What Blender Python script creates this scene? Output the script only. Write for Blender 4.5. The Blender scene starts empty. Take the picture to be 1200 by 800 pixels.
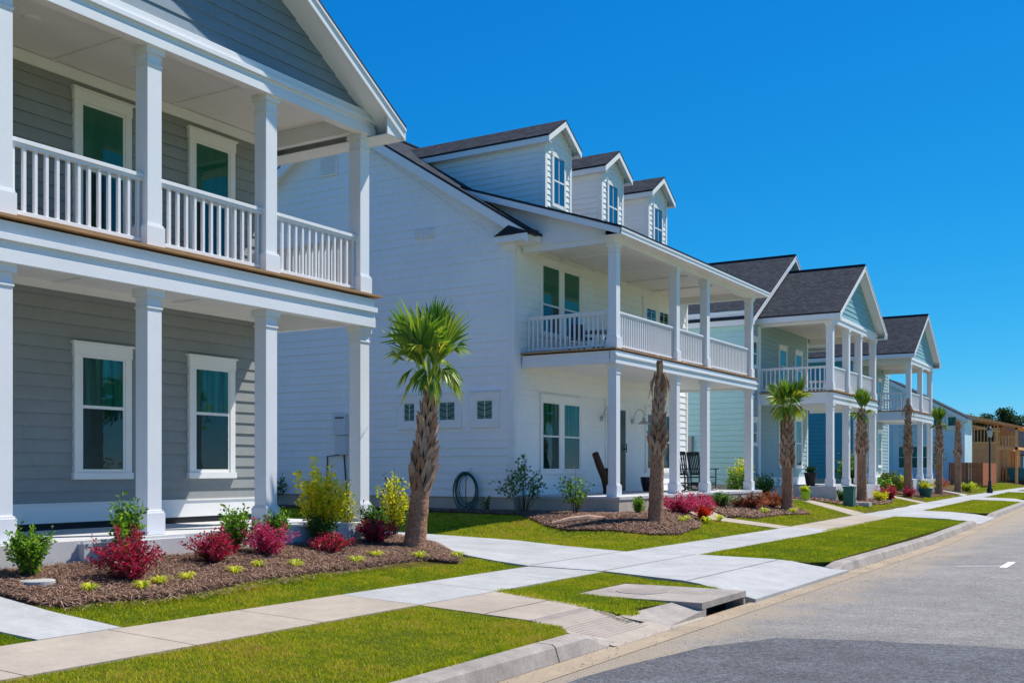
import bpy, bmesh, math, random
import numpy as np
from mathutils import Vector
random.seed(7); RNG = np.random.default_rng(11)
R = math.radians
scene = bpy.context.scene
# ------------------------------------------------------------------ camera
H_CAM = 1.5
YAW = 31.51068
cam = bpy.data.cameras.new('camera'); camo = bpy.data.objects.new('camera', cam)
scene.collection.objects.link(camo); scene.camera = camo
camo.location = (0, 0, H_CAM); camo.rotation_euler = (R(90), 0, R(YAW))
cam.sensor_fit = 'HORIZONTAL'; cam.sensor_width = 36; cam.lens = 37.68
cam.shift_y = 150/1200.; cam.clip_start = .1; cam.clip_end = 3000
# ------------------------------------------------------------------ sky and sun
SUN = Vector((.335, .625, 1.0)).normalized()
EL = math.asin(SUN.z); AZ = math.atan2(SUN.x, SUN.y)
w = bpy.data.worlds.new('World'); scene.world = w; w.use_nodes = True
nt = w.node_tree; nt.nodes.clear()
sky = nt.nodes.new('ShaderNodeTexSky'); sky.sky_type = 'NISHITA'; sky.sun_disc = False
sky.sun_elevation = EL; sky.sun_rotation = AZ
sky.air_density = 1.0; sky.dust_density = .0; sky.ozone_density = 2.5; sky.altitude = 1500
bg = nt.nodes.new('ShaderNodeBackground'); bg.inputs['Strength'].default_value = .104
wo = nt.nodes.new('ShaderNodeOutputWorld')
# grade the sky colour to the deep polarised blue of the photograph, channel by channel
sc_ = nt.nodes.new('ShaderNodeSeparateColor'); cc_ = nt.nodes.new('ShaderNodeCombineColor'); nt.links.new(sky.outputs[0], sc_.inputs[0])
for i, (A, g) in enumerate(((.0165, 2.33), (.72, .85), (2.36, .47))):
    pw = nt.nodes.new('ShaderNodeMath'); pw.operation = 'POWER'; pw.inputs[1].default_value = g
    ml = nt.nodes.new('ShaderNodeMath'); ml.operation = 'MULTIPLY'; ml.inputs[1].default_value = A
    mn = nt.nodes.new('ShaderNodeMath'); mn.operation = 'MINIMUM'; mn.inputs[1].default_value = (5, 7, 10)[i]
    nt.links.new(sc_.outputs[i], pw.inputs[0]); nt.links.new(pw.outputs[0], ml.inputs[0]); nt.links.new(ml.outputs[0], mn.inputs[0]); nt.links.new(mn.outputs[0], cc_.inputs[i])
nt.links.new(cc_.outputs[0], bg.inputs['Color'])
nt.links.new(bg.outputs[0], wo.inputs['Surface'])
sl = bpy.data.lights.new('sun', 'SUN'); sl.energy = 4.6; sl.angle = R(.53); sl.color = (1, .93, .84)
so = bpy.data.objects.new('sun', sl); scene.collection.objects.link(so)
so.rotation_euler = SUN.to_track_quat('Z', 'Y').to_euler(); so.location = (10, 20, 30)
vs = scene.view_settings; vs.view_transform = 'Standard'; vs.look = 'None'; vs.gamma = 1
vs.exposure = .45; vs.use_curve_mapping = False

# ------------------------------------------------------------------ materials
MAT = {}
def mat(name, col, rough=.7, spec=.3, noise=None, bump=None, bevel=0, trans=0, metal=0, obj=True):
    """noise=(scale, amount[, scale2, amount2]); bump=(scale, strength, dist)"""
    m = bpy.data.materials.new(name); m.use_nodes = True; MAT[name] = m
    n = m.node_tree; b = n.nodes['Principled BSDF']
    b.inputs['Roughness'].default_value = rough; b.inputs['Metallic'].default_value = metal
    b.inputs['Specular IOR Level'].default_value = spec
    b.inputs['Base Color'].default_value = (*col, 1)
    tc = n.nodes.new('ShaderNodeTexCoord'); co = tc.outputs['Object']
    last = None
    if noise:
        for i in range(0, len(noise), 2):
            t = n.nodes.new('ShaderNodeTexNoise'); t.inputs['Scale'].default_value = noise[i]; t.inputs['Detail'].default_value = 6
            t.inputs['Roughness'].default_value = .65
            n.links.new(co, t.inputs['Vector'])
            mr = n.nodes.new('ShaderNodeMapRange'); mr.inputs[1].default_value = .3; mr.inputs[2].default_value = .7
            mr.inputs[3].default_value = 1-noise[i+1]; mr.inputs[4].default_value = 1+noise[i+1]
            n.links.new(t.outputs['Fac'], mr.inputs[0])
            vm = n.nodes.new('ShaderNodeVectorMath'); vm.operation = 'SCALE'
            if last: n.links.new(last, vm.inputs[0])
            else: vm.inputs[0].default_value = col
            n.links.new(mr.outputs[0], vm.inputs['Scale']); last = vm.outputs[0]
        n.links.new(last, b.inputs['Base Color'])
    nrm = None
    if bevel:
        bv = n.nodes.new('ShaderNodeBevel'); bv.samples = 2; bv.inputs['Radius'].default_value = bevel*1.3; nrm = bv.outputs[0]
    if bump:
        t = n.nodes.new('ShaderNodeTexNoise'); t.inputs['Scale'].default_value = bump[0]; t.inputs['Detail'].default_value = 4
        n.links.new(co, t.inputs['Vector'])
        bp = n.nodes.new('ShaderNodeBump'); bp.inputs['Strength'].default_value = bump[1]; bp.inputs['Distance'].default_value = bump[2]
        n.links.new(t.outputs['Fac'], bp.inputs['Height'])
        if nrm: n.links.new(nrm, bp.inputs['Normal'])
        nrm = bp.outputs[0]
    if nrm: n.links.new(nrm, b.inputs['Normal'])
    if trans:
        tr = n.nodes.new('ShaderNodeBsdfTranslucent'); mx = n.nodes.new('ShaderNodeMixShader'); mx.inputs[0].default_value = trans
        tr.inputs['Color'].default_value = (min(1, col[0]*1.5), min(1, col[1]*1.5), col[2]*.9, 1)
        n.links.new(b.outputs[0], mx.inputs[1]); n.links.new(tr.outputs[0], mx.inputs[2])
        n.links.new(mx.outputs[0], n.nodes['Material Output'].inputs['Surface'])
    return m
mat('white', (.77, .79, .81), .45, .35, noise=(1.3, .03, 14, .02), bevel=.006)
mat('trim', (.84, .84, .82), .5, .3, noise=(2, .03), bevel=.004)
mat('sidewhite', (.86, .865, .85), .55, .3, noise=(.6, .05, 9, .03))
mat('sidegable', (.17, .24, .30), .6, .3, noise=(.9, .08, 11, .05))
mat('sidegrey', (.27, .285, .28), .6, .3, noise=(.9, .08, 11, .05))
mat('sideaqua', (.42, .68, .70), .6, .3, noise=(.8, .05, 9, .03))
mat('sideteal', (.22, .42, .47), .6, .3, noise=(.8, .05, 9, .03))
mat('sidedeep', (.05, .29, .40), .6, .3, noise=(.8, .05, 9, .03))
mat('sidepale', (.58, .80, .84), .6, .3, noise=(.8, .05, 9, .03))
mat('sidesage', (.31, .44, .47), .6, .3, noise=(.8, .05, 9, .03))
mat('stucco', (.47, .43, .36), .9, .1, noise=(3, .10, 25, .06), bump=(60, .4, .01))
mat('slab', (.52, .53, .53), .8, .15, noise=(2, .08, 20, .05), bump=(80, .3, .006))
mat('deckwood', (.40, .23, .11), .7, .2, noise=(4, .15))
mat('drip', (.012, .013, .016), .5, .3)
mat('black', (.012, .012, .013), .4, .4)
mat('blackpaint', (.010, .014, .016), .35, .5)
mat('greymetal', (.32, .34, .36), .4, .5, noise=(8, .08), bevel=.004)
mat('meterpaint', (.66, .69, .70), .5, .3, noise=(6, .06), bevel=.006)
mat('zinc', (.45, .46, .47), .35, .5, metal=.6)
mat('hose', (.015, .09, .07), .4, .5)
mat('greenbox', (.02, .12, .10), .5, .4, noise=(6, .1), bevel=.01)
mat('lime', (.30, .50, .02), .5, .3)
mat('stone', (.42, .42, .40), .85, .1, noise=(7, .15), bump=(30, .5, .01))
mat('osb', (.82, .34, .14), .8, .1, noise=(3, .15, 30, .12))
mat('lumber', (.90, .42, .15), .75, .15, noise=(3, .12))
mat('fencewood', (.42, .14, .06), .8, .15, noise=(5, .2))
mat('teal', (.02, .15, .19), .5, .4, noise=(4, .1), bevel=.01)
mat('plaster', (.7, .68, .62), .8, .2, noise=(1, .05))
mat('redroof', (.45, .2, .13), .85, .1, noise=(4, .15))
mat('paintline', (.75, .75, .72), .8, .2, noise=(12, .1))
mat('wet', (.10, .075, .055), .85, .2, noise=(20, .3))
# glass with a little tint over a painted backing
def glass(name, tint, mixmin=.22):
    m = bpy.data.materials.new(name); m.use_nodes = True; MAT[name] = m; n = m.node_tree; n.nodes.clear()
    o = n.nodes.new('ShaderNodeOutputMaterial'); t = n.nodes.new('ShaderNodeBsdfTransparent'); t.inputs[0].default_value = (*tint, 1)
    g = n.nodes.new('ShaderNodeBsdfGlossy'); g.inputs['Roughness'].default_value = .02; g.inputs['Color'].default_value = (.75, .9, .95, 1)
    fr = n.nodes.new('ShaderNodeFresnel'); fr.inputs[0].default_value = 1.5
    mx = n.nodes.new('ShaderNodeMixShader'); md = n.nodes.new('ShaderNodeMath'); md.operation = 'MAXIMUM'; md.inputs[1].default_value = mixmin
    tc = n.nodes.new('ShaderNodeTexCoord'); nz = n.nodes.new('ShaderNodeTexNoise'); nz.inputs['Scale'].default_value = 1.6
    bp = n.nodes.new('ShaderNodeBump'); bp.inputs['Strength'].default_value = .06; bp.inputs['Distance'].default_value = .05
    n.links.new(tc.outputs['Object'], nz.inputs['Vector']); n.links.new(nz.outputs['Fac'], bp.inputs['Height']); n.links.new(bp.outputs[0], g.inputs['Normal'])
    n.links.new(fr.outputs[0], md.inputs[0]); n.links.new(md.outputs[0], mx.inputs[0])
    n.links.new(t.outputs[0], mx.inputs[1]); n.links.new(g.outputs[0], mx.inputs[2]); n.links.new(mx.outputs[0], o.inputs['Surface'])
glass('glass', (.50, .78, .72), .07)
glass('glassblue', (.45, .75, .95), .34)
_m = mat('curtainreflect', (.025, .11, .095), .9, .05); _n = _m.node_tree
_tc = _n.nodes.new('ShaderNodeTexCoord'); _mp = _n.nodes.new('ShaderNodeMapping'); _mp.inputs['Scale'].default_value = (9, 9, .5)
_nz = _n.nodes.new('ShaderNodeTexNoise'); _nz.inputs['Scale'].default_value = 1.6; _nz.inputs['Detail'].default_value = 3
_cr = _n.nodes.new('ShaderNodeValToRGB'); _cr.color_ramp.elements[0].position = .38; _cr.color_ramp.elements[0].color = (.02, .11, .11, 1); _cr.color_ramp.elements[1].position = .68; _cr.color_ramp.elements[1].color = (.14, .50, .38, 1)  # curtain streaks, with the panes' greenish reflection painted into their colour
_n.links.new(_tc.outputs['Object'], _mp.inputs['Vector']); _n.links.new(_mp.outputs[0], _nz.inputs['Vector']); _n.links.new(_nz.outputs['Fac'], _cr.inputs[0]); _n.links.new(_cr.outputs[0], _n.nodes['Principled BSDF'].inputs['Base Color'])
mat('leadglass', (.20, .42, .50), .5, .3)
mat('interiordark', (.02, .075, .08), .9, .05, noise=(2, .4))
mat('curtain', (.10, .26, .22), .8, .1, noise=(3, .2))
mat('blind', (.12, .33, .20), .6, .2)
mat('skyreflect', (.08, .30, .80), .6, .2)  # flat blue behind the dormer panes, a painted-in reflection of the sky
# roof shingles (UV in metres)
def shingle(name, c1, c2):
    m = bpy.data.materials.new(name); m.use_nodes = True; MAT[name] = m; n = m.node_tree; b = n.nodes['Principled BSDF']
    uv = n.nodes.new('ShaderNodeUVMap'); br = n.nodes.new('ShaderNodeTexBrick')
    br.inputs['Scale'].default_value = 1; br.inputs['Brick Width'].default_value = .22; br.inputs['Row Height'].default_value = .14
    br.inputs['Mortar Size'].default_value = .008; br.inputs['Mortar'].default_value = (c1[0]*.4, c1[1]*.4, c1[2]*.4, 1)
    br.inputs['Color1'].default_value = (*c1, 1); br.inputs['Color2'].default_value = (*c2, 1); br.offset = .37; br.inputs['Bias'].default_value = -.1
    nz = n.nodes.new('ShaderNodeTexNoise'); nz.inputs['Scale'].default_value = 7; nz.inputs['Detail'].default_value = 6
    mp = n.nodes.new('ShaderNodeMapRange'); mp.inputs[1].default_value = .3; mp.inputs[2].default_value = .7; mp.inputs[3].default_value = .6; mp.inputs[4].default_value = 1.45
    vm = n.nodes.new('ShaderNodeVectorMath'); vm.operation = 'SCALE'
    n.links.new(uv.outputs[0], br.inputs['Vector']); n.links.new(uv.outputs[0], nz.inputs['Vector']); n.links.new(nz.outputs['Fac'], mp.inputs[0])
    n.links.new(br.outputs['Color'], vm.inputs[0]); n.links.new(mp.outputs[0], vm.inputs['Scale']); n.links.new(vm.outputs[0], b.inputs['Base Color'])
    bp = n.nodes.new('ShaderNodeBump'); bp.inputs['Strength'].default_value = .5; bp.inputs['Distance'].default_value = .01
    n.links.new(br.outputs['Color'], bp.inputs['Height']); n.links.new(bp.outputs[0], b.inputs['Normal'])
    b.inputs['Roughness'].default_value = .95; b.inputs['Specular IOR Level'].default_value = .15
shingle('shingle', (.024, .031, .042), (.050, .060, .074))
# ground surfaces
mat('concold', (.385, .335, .275), .85, .15, noise=(.6, .13, 2.5, .09, 12, .06, 60, .07), bump=(120, .3, .004))
mat('concnew', (.39, .40, .395), .8, .2, noise=(.45, .12, 2, .11, 9, .08, 60, .07), bump=(120, .25, .004))
mat('concsand', (.36, .295, .21), .9, .1, noise=(1.2, .16, 8, .1, 60, .08), bump=(90, .4, .006))
mat('kerbmat', (.33, .30, .265), .85, .15, noise=(1.2, .22, 6, .16, 30, .12, 90, .1), bump=(90, .5, .006))
mat('tactile', (.30, .26, .235), .85, .15, noise=(4, .15, 40, .1))
mat('asphalt', (.275, .266, .248), .9, .2, noise=(.22, .16, 1.6, .14, 9, .14, 30, .38, 90, .35), bump=(90, 1, .02))
_m = MAT['asphalt']; _n = _m.node_tree; _b = _n.nodes['Principled BSDF']; _src = _b.inputs['Base Color'].links[0].from_socket
_tc = _n.nodes.new('ShaderNodeTexCoord'); _sx = _n.nodes.new('ShaderNodeSeparateXYZ'); _nz = _n.nodes.new('ShaderNodeTexNoise'); _nz.inputs['Scale'].default_value = 1.3; _nz.inputs['Detail'].default_value = 7
_ad = _n.nodes.new('ShaderNodeMath'); _ad.operation = 'MULTIPLY_ADD'; _ad.inputs[1].default_value = -2.2
_mr = _n.nodes.new('ShaderNodeMapRange'); _mr.inputs[1].default_value = -5.1; _mr.inputs[2].default_value = -4.3; _mr.inputs[3].default_value = .85; _mr.inputs[4].default_value = 0
_mx = _n.nodes.new('ShaderNodeMix'); _mx.data_type = 'RGBA'; _mx.inputs[7].default_value = (.40, .335, .25, 1)
_n.links.new(_tc.outputs['Object'], _sx.inputs[0]); _n.links.new(_tc.outputs['Object'], _nz.inputs['Vector'])
_n.links.new(_nz.outputs['Fac'], _ad.inputs[0]); _n.links.new(_sx.outputs['X'], _ad.inputs[2]); _n.links.new(_ad.outputs[0], _mr.inputs[0])
_n.links.new(_mr.outputs[0], _mx.inputs[0]); _n.links.new(_src, _mx.inputs[6]); _n.links.new(_mx.outputs[2], _b.inputs['Base Color'])
mat('asphaltdark', (.135, .14, .15), .9, .2, noise=(.5, .2, 3, .16, 14, .25, 34, .6, 90, .5), bump=(80, 1, .022))
mat('soil', (.115, .105, .018), .95, .05, noise=(.7, .25, 14, .35, 60, .3), bump=(50, .8, .03))
mat('lawnfar', (.20, .26, .020), .95, .05, noise=(.4, .18, 5, .2, 40, .3), bump=(30, .8, .05))
mat('mulch', (.12, .072, .052), .95, .05, noise=(1.5, .25, 12, .35, 80, .35), bump=(45, 1, .04))
mat('dirtedge', (.09, .055, .03), .95, .05, noise=(20, .4))
for i, c in enumerate([(.40, .42, .008), (.25, .34, .008), (.58, .54, .03), (.46, .32, .09), (.17, .27, .008)]):
    mat('blade%d' % i, c, .6, .2, trans=.3)
for i, c in enumerate([(.40, .25, .17), (.20, .115, .08), (.55, .38, .28), (.05, .03, .022), (.29, .19, .165)]):
    mat('straw%d' % i, c, .8, .15)
LEAF = {'green': [(.12, .27, .02), (.24, .40, .025), (.05, .14, .018)],
        'dark': [(.035, .10, .025), (.07, .17, .035), (.15, .26, .04)],
        'olive': [(.10, .15, .05), (.16, .21, .07), (.05, .09, .03)],
        'red': [(.46, .012, .085), (.26, .012, .05), (.58, .04, .15), (.12, .07, .02)],
        'pink': [(.50, .03, .17), (.35, .015, .09), (.60, .09, .25)],
        'rust': [(.32, .09, .05), (.22, .05, .035), (.42, .15, .08)],
        'scarlet': [(.55, .03, .015), (.40, .02, .015)],
        'yellow': [(.70, .64, .02), (.46, .52, .02), (.75, .55, .03), (.20, .32, .02)],
        'lily': [(.55, .58, .03), (.30, .44, .02), (.62, .58, .10)],
        'tree': [(.022, .055, .022), (.04, .085, .03), (.015, .035, .018)]}
for k, cs in LEAF.items():
    for i, c in enumerate(cs): mat('leaf_%s%d' % (k, i), c, .45, .3, trans=.38)
mat('stem', (.10, .07, .04), .8, .1)
mat('treebark', (.06, .045, .035), .9, .1)
mat('palmlow', (.36, .20, .125), .9, .1, noise=(3, .25, 22, .45, 70, .35), bump=(40, 1, .03))
mat('palmboot0', (.44, .29, .20), .85, .1, noise=(9, .25, 60, .2))
mat('palmboot1', (.30, .175, .11), .85, .1, noise=(9, .25, 60, .2))
mat('palmcore', (.065, .04, .028), .95, .05, noise=(30, .3))
for i, c in enumerate([(.13, .25, .02), (.065, .16, .018), (.27, .36, .04), (.50, .47, .05), (.36, .28, .13)]):
    mat('frond%d' % i, c, .45, .35, trans=.3)
mat('tuft', (.36, .20, .09), .85, .1, noise=(20, .3))
mat('orange', (.80, .28, .05), .8, .1)

# ------------------------------------------------------------------ object helpers
def link(o): scene.collection.objects.link(o); return o
def tag(o, label=None, cat=None, group=None, kind=None):
    if label: o['label'] = label
    if cat: o['category'] = cat
    if group: o['group'] = group
    if kind: o['kind'] = kind
    return o
def empty(name, loc=(0, 0, 0), rz=0):
    o = bpy.data.objects.new(name, None); o.location = loc; o.rotation_euler = (0, 0, rz); o.empty_display_size = .3
    return link(o)
class MB:
    def __init__(s): s.v = []; s.f = []; s.m = []; s.uv = []
    def face(s, pts, mi=0, uv=None):
        i = len(s.v); s.v += [tuple(p) for p in pts]; s.f.append(tuple(range(i, i+len(pts)))); s.m.append(mi); s.uv.append(uv)
    def hexa(s, p, mi=0):     # p: 8 pts, bottom 0-3 ccw, top 4-7
        for a in ((3, 2, 1, 0), (4, 5, 6, 7), (0, 1, 5, 4), (1, 2, 6, 5), (2, 3, 7, 6), (3, 0, 4, 7)): s.face([p[k] for k in a], mi)
    def box(s, x0, x1, y0, y1, z0, z1, mi=0):
        if x0 > x1: x0, x1 = x1, x0
        if y0 > y1: y0, y1 = y1, y0
        s.hexa([(x0, y0, z0), (x1, y0, z0), (x1, y1, z0), (x0, y1, z0), (x0, y0, z1), (x1, y0, z1), (x1, y1, z1), (x0, y1, z1)], mi)
    def fbox(s, F, u0, u1, n0, n1, z0, z1, mi=0):
        o, u, n = F
        P = lambda a, b, z: (o[0]+u[0]*a+n[0]*b, o[1]+u[1]*a+n[1]*b, z)
        x0, y0, _ = P(u0, n0, 0); x1, y1, _ = P(u1, n1, 0); s.box(x0, x1, y0, y1, z0, z1, mi)
    def beam(s, a, b, w, h, mi=0, up=(0, 0, 1)):   # bar from a to b with section w x h
        a = Vector(a); b = Vector(b); d = (b-a).normalized(); upv = Vector(up)
        sd = d.cross(upv)
        if sd.length < 1e-4: sd = d.cross(Vector((1, 0, 0)))
        sd.normalize(); u2 = sd.cross(d).normalized()
        q = [a-sd*w/2-u2*h/2, a+sd*w/2-u2*h/2, b+sd*w/2-u2*h/2, b-sd*w/2-u2*h/2]
        q += [p+u2*h for p in q]; s.hexa(q, mi)
    def tube(s, pts, rad, n=8, mi=0, cap=True):
        rings = []; pts = [Vector(p) for p in pts]
        if not hasattr(rad, '__len__'): rad = [rad]*len(pts)
        ref = Vector((.3, .2, 1)) if abs((pts[-1]-pts[0]).normalized().z) < .9 else Vector((1, .1, 0))
        for i, p in enumerate(pts):
            d = (pts[min(i+1, len(pts)-1)]-pts[max(i-1, 0)]).normalized()
            a = d.cross(ref).normalized(); b = d.cross(a)
            base = len(s.v)
            for k in range(n):
                t = 2*math.pi*k/n; s.v.append(tuple(p+(a*math.cos(t)+b*math.sin(t))*rad[i]))
            rings.append(base)
        for r0, r1 in zip(rings, rings[1:]):
            for k in range(n):
                k2 = (k+1) % n; s.f.append((r0+k, r0+k2, r1+k2, r1+k)); s.m.append(mi); s.uv.append(None)
        if cap:
            s.f.append(tuple(rings[0]+k for k in range(n))[::-1]); s.m.append(mi); s.uv.append(None)
            s.f.append(tuple(rings[-1]+k for k in range(n))); s.m.append(mi); s.uv.append(None)
    def lathe(s, c, prof, n=16, mi=0):
        s.tube([(c[0], c[1], c[2]+z) for r, z in prof], [r for r, z in prof], n, mi)
    def rslab(s, e0, e1, r1, r0, t, mt=0, ms=1, mb=2):   # roof slab, top corners; UV in metres
        e0, e1, r1, r0 = map(Vector, (e0, e1, r1, r0)); L = (e1-e0).length; ud = (e1-e0).normalized()
        def uvof(p): q = p-e0; a = q.dot(ud); return (a+e0.x*.37+e0.y, (q-ud*a).length)
        s.face([e0, e1, r1, r0], mt, [uvof(p) for p in (e0, e1, r1, r0)])
        dn = Vector((0, 0, -t)); b = [p+dn for p in (e0, e1, r1, r0)]
        s.face(b[::-1], mb)
        tp = [e0, e1, r1, r0]
        for i in range(4): s.face([tp[i], b[i], b[(i+1) % 4], tp[(i+1) % 4]], ms)
    def prism(s, poly, ax, d0, d1, mi=0, mside=None):    # poly in (other horizontal, z); ax 'x' or 'y' extrude direction
        P = (lambda a, z, d: (d, a, z)) if ax == 'x' else (lambda a, z, d: (a, d, z))
        s.face([P(a, z, d0) for a, z in poly], mi); s.face([P(a, z, d1) for a, z in poly][::-1], mi)
        n = len(poly); ms = mi if mside is None else mside
        for i in range(n):
            (a, z), (b, y) = poly[i], poly[(i+1) % n]
            s.face([P(a, z, d0), P(a, z, d1), P(b, y, d1), P(b, y, d0)], ms)
    def build(s, name, mats, parent=None, smooth=False):
        me = bpy.data.meshes.new(name); me.from_pydata(s.v, [], s.f)
        for m in (mats if isinstance(mats, (list, tuple)) else [mats]): me.materials.append(MAT[m])
        me.polygons.foreach_set('material_index', s.m)
        if any(u for u in s.uv):
            ul = me.uv_layers.new(name='UVMap')
            for p, u in zip(me.polygons, s.uv):
                if u:
                    for li, c in zip(p.loop_indices, u): ul.data[li].uv = c
        if smooth: me.polygons.foreach_set('use_smooth', [True]*len(me.polygons))
        me.update()
        o = bpy.data.objects.new(name, me); link(o)
        if parent: o.parent = parent; o.matrix_parent_inverse = parent.matrix_basis.inverted() if False else o.matrix_parent_inverse
        return o
def npmesh(name, V, Fc, mi, mats, parent=None):
    """V (N,3); Fc (M,3|4) int; mi (M,)"""
    me = bpy.data.meshes.new(name); k = Fc.shape[1]
    me.vertices.add(len(V)); me.vertices.foreach_set('co', V.astype(np.float32).ravel())
    me.loops.add(len(Fc)*k); me.loops.foreach_set('vertex_index', Fc.astype(np.int32).ravel())
    me.polygons.add(len(Fc)); me.polygons.foreach_set('loop_start', np.arange(0, len(Fc)*k, k, dtype=np.int32))
    me.polygons.foreach_set('loop_total', np.full(len(Fc), k, dtype=np.int32))
    for m in mats: me.materials.append(MAT[m])
    me.polygons.foreach_set('material_index', np.asarray(mi, dtype=np.int32)); me.update(calc_edges=True); me.validate()
    o = bpy.data.objects.new(name, me); link(o)
    if parent: o.parent = parent
    return o

# ------------------------------------------------------------------ terrain
def S(y): return 0 if y < 25 else -(min(y, 75)-25)*.04
PROF = [(-90, .5), (-10.2, .47), (-7.9, .1), (-6.8, .06), (-4.6, 0), (60, 0)]
def prof(x):
    for (a, za), (b, zb) in zip(PROF, PROF[1:]):
        if a <= x <= b: return za+(zb-za)*(x-a)/(b-a)
    return 0
def sm(t): t = max(0, min(1, t)); return t*t*(3-2*t)
def zp(x, y):
    x = x-S(y); z0 = prof(max(-89, min(59, x)))
    if x >= -7.9: return z0
    low = min(.4, .1+.015*(-7.9-x)); b = min(1, max(0, 1-sm((y-12.9)/2)+sm((y-17.8)/3.7)))
    return z0*b+low*(1-b)
def clip(poly, ax, c, keep_less):
    out = []
    for i in range(len(poly)):
        a, b = poly[i], poly[(i+1) % len(poly)]
        ia = (a[ax] <= c) if keep_less else (a[ax] >= c); ib = (b[ax] <= c) if keep_less else (b[ax] >= c)
        if ia: out.append(a)
        if ia != ib:
            t = (c-a[ax])/(b[ax]-a[ax]); out.append(tuple(a[k]+(b[k]-a[k])*t for k in (0, 1)))
    return out
def sheet(mb, poly, off=0, skirt=.12, zf=None, mi=0, cell=.8, mskirt=None):
    zf = zf or zp
    xs = [p[0] for p in poly]; ys = [p[1] for p in poly]
    if max(xs)-min(xs) > 25: cell = max(cell, 1.5)
    bx = sorted(set([min(xs), max(xs)]+[x for x in np.arange(math.floor(min(xs)), max(xs), cell) if min(xs) < x < max(xs)]+[p[0] for p in PROF if min(xs) < p[0] < max(xs)]))
    by = sorted(set([min(ys), max(ys)]+[y for y in np.arange(math.floor(min(ys)), max(ys), cell*(1 if max(ys) < 40 else 2)) if min(ys) < y < max(ys)]))
    for x0, x1 in zip(bx, bx[1:]):
        px = clip(clip(poly, 0, x0, False), 0, x1, True)
        if len(px) < 3: continue
        for y0, y1 in zip(by, by[1:]):
            q = clip(clip(px, 1, y0, False), 1, y1, True)
            r = []
            for p in q:
                if not r or abs(p[0]-r[-1][0])+abs(p[1]-r[-1][1]) > 1e-5: r.append(p)
            if len(r) > 1 and abs(r[0][0]-r[-1][0])+abs(r[0][1]-r[-1][1]) < 1e-5: r.pop()
            if len(r) < 3: continue
            ar = sum(r[i][0]*r[(i+1) % len(r)][1]-r[(i+1) % len(r)][0]*r[i][1] for i in range(len(r)))
            if abs(ar) < 1e-6: continue
            if ar < 0: r = r[::-1]
            mb.face([(x, y, zf(x, y)+off) for x, y in r], mi)
    if skirt:
        n = len(poly)
        for i in range(n):
            a, b = poly[i], poly[(i+1) % n]; L = math.hypot(b[0]-a[0], b[1]-a[1]); k = max(1, int(L/cell))
            for j in range(k):
                p = (a[0]+(b[0]-a[0])*j/k, a[1]+(b[1]-a[1])*j/k); q = (a[0]+(b[0]-a[0])*(j+1)/k, a[1]+(b[1]-a[1])*(j+1)/k)
                zpp, zq = zf(*p)+off, zf(*q)+off
                mb.face([(*p, zpp), (*q, zq), (*q, zq-skirt), (*p, zpp-skirt)], mi if mskirt is None else mskirt)
def inpoly(P, poly):
    x, y = P[:, 0], P[:, 1]; c = np.zeros(len(P), bool); n = len(poly)
    for i in range(n):
        x0, y0 = poly[i]; x1, y1 = poly[i-1]
        if y0 == y1: continue
        c ^= ((y0 > y) != (y1 > y)) & (x < (x1-x0)*(y-y0)/(y1-y0)+x0)
    return c
zpv = lambda P: np.array([zp(x, y) for x, y in P])

# base ground
g = MB(); g.face([(-1500, -400, -.28), (1500, -400, -.28), (1500, 2500, -.28), (-1500, 2500, -.28)]); tag(g.build('ground', 'lawnfar'), kind='structure')
# road with a slight crown
def xs_(y): return S(y)
ysr = [-20, 0, 10, 20, 25, 30, 40, 55, 70, 90, 120, 160, 220]
def strip(mb, prof_pts, ys=ysr, mi=0):
    for y0, y1 in zip(ys, ys[1:]):
        for (xa, za), (xb, zb) in zip(prof_pts, prof_pts[1:]):
            mb.face([(xa+S(y0), y0, za), (xb+S(y0), y0, zb), (xb+S(y1), y1, zb), (xa+S(y1), y1, za)], mi)
rd = MB(); strip(rd, [(-4.08, -.129), (-2, -.085), (0, -.06), (2, -.085), (3.9, -.125)]); tag(rd.build('road', 'asphalt'), kind='structure')
def roadz(x): return float(np.interp(x, [-4.08, -2, 0, 2, 3.9], [-.129, -.085, -.06, -.085, -.125]))
rp = MB(); edge = [(-3.93, -15)]+[(-3.92+.05*math.sin(k*1.7)+.03*math.sin(k*4.1), -15+k*.8) for k in range(1, 29)]+[(-3.84, 8.1), (-3.7, 8.8), (-3.62, 9.3), (-3.35, 9.75), (-3.2, 10.05), (-2.6, 10.2)]
top_ = [(-2.6+.28*k, 10.22+.045*k*.6+.03*math.sin(k*2.3)) for k in range(1, 23)]
sheet(rp, edge+top_+[(3.8, 10.9), (3.8, -15)], off=.004, skirt=0, zf=lambda x, y: roadz(x), cell=2.0)
tag(rp.build('road_patch', 'asphaltdark'), kind='structure')
gp = MB(); strip(gp, [(-4.42, -.14), (-4.08, -.125)]); strip(gp, [(3.9, -.121), (4.42, -.14)]); tag(gp.build('gutter', 'concsand'), kind='structure')
# opposite side of the street
osd = MB(); strip(osd, [(4.42, -.14), (4.47, 0), (4.62, 0.01)], mi=0); strip(osd, [(4.62, .005), (7, .03)], mi=1); strip(osd, [(7, .03), (8.4, .05)], mi=2); strip(osd, [(8.4, .05), (14, .2), (60, .2)], mi=1)
tag(osd.build('opposite_verge', ['kerbmat', 'lawnfar', 'concnew']), kind='structure')
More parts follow.
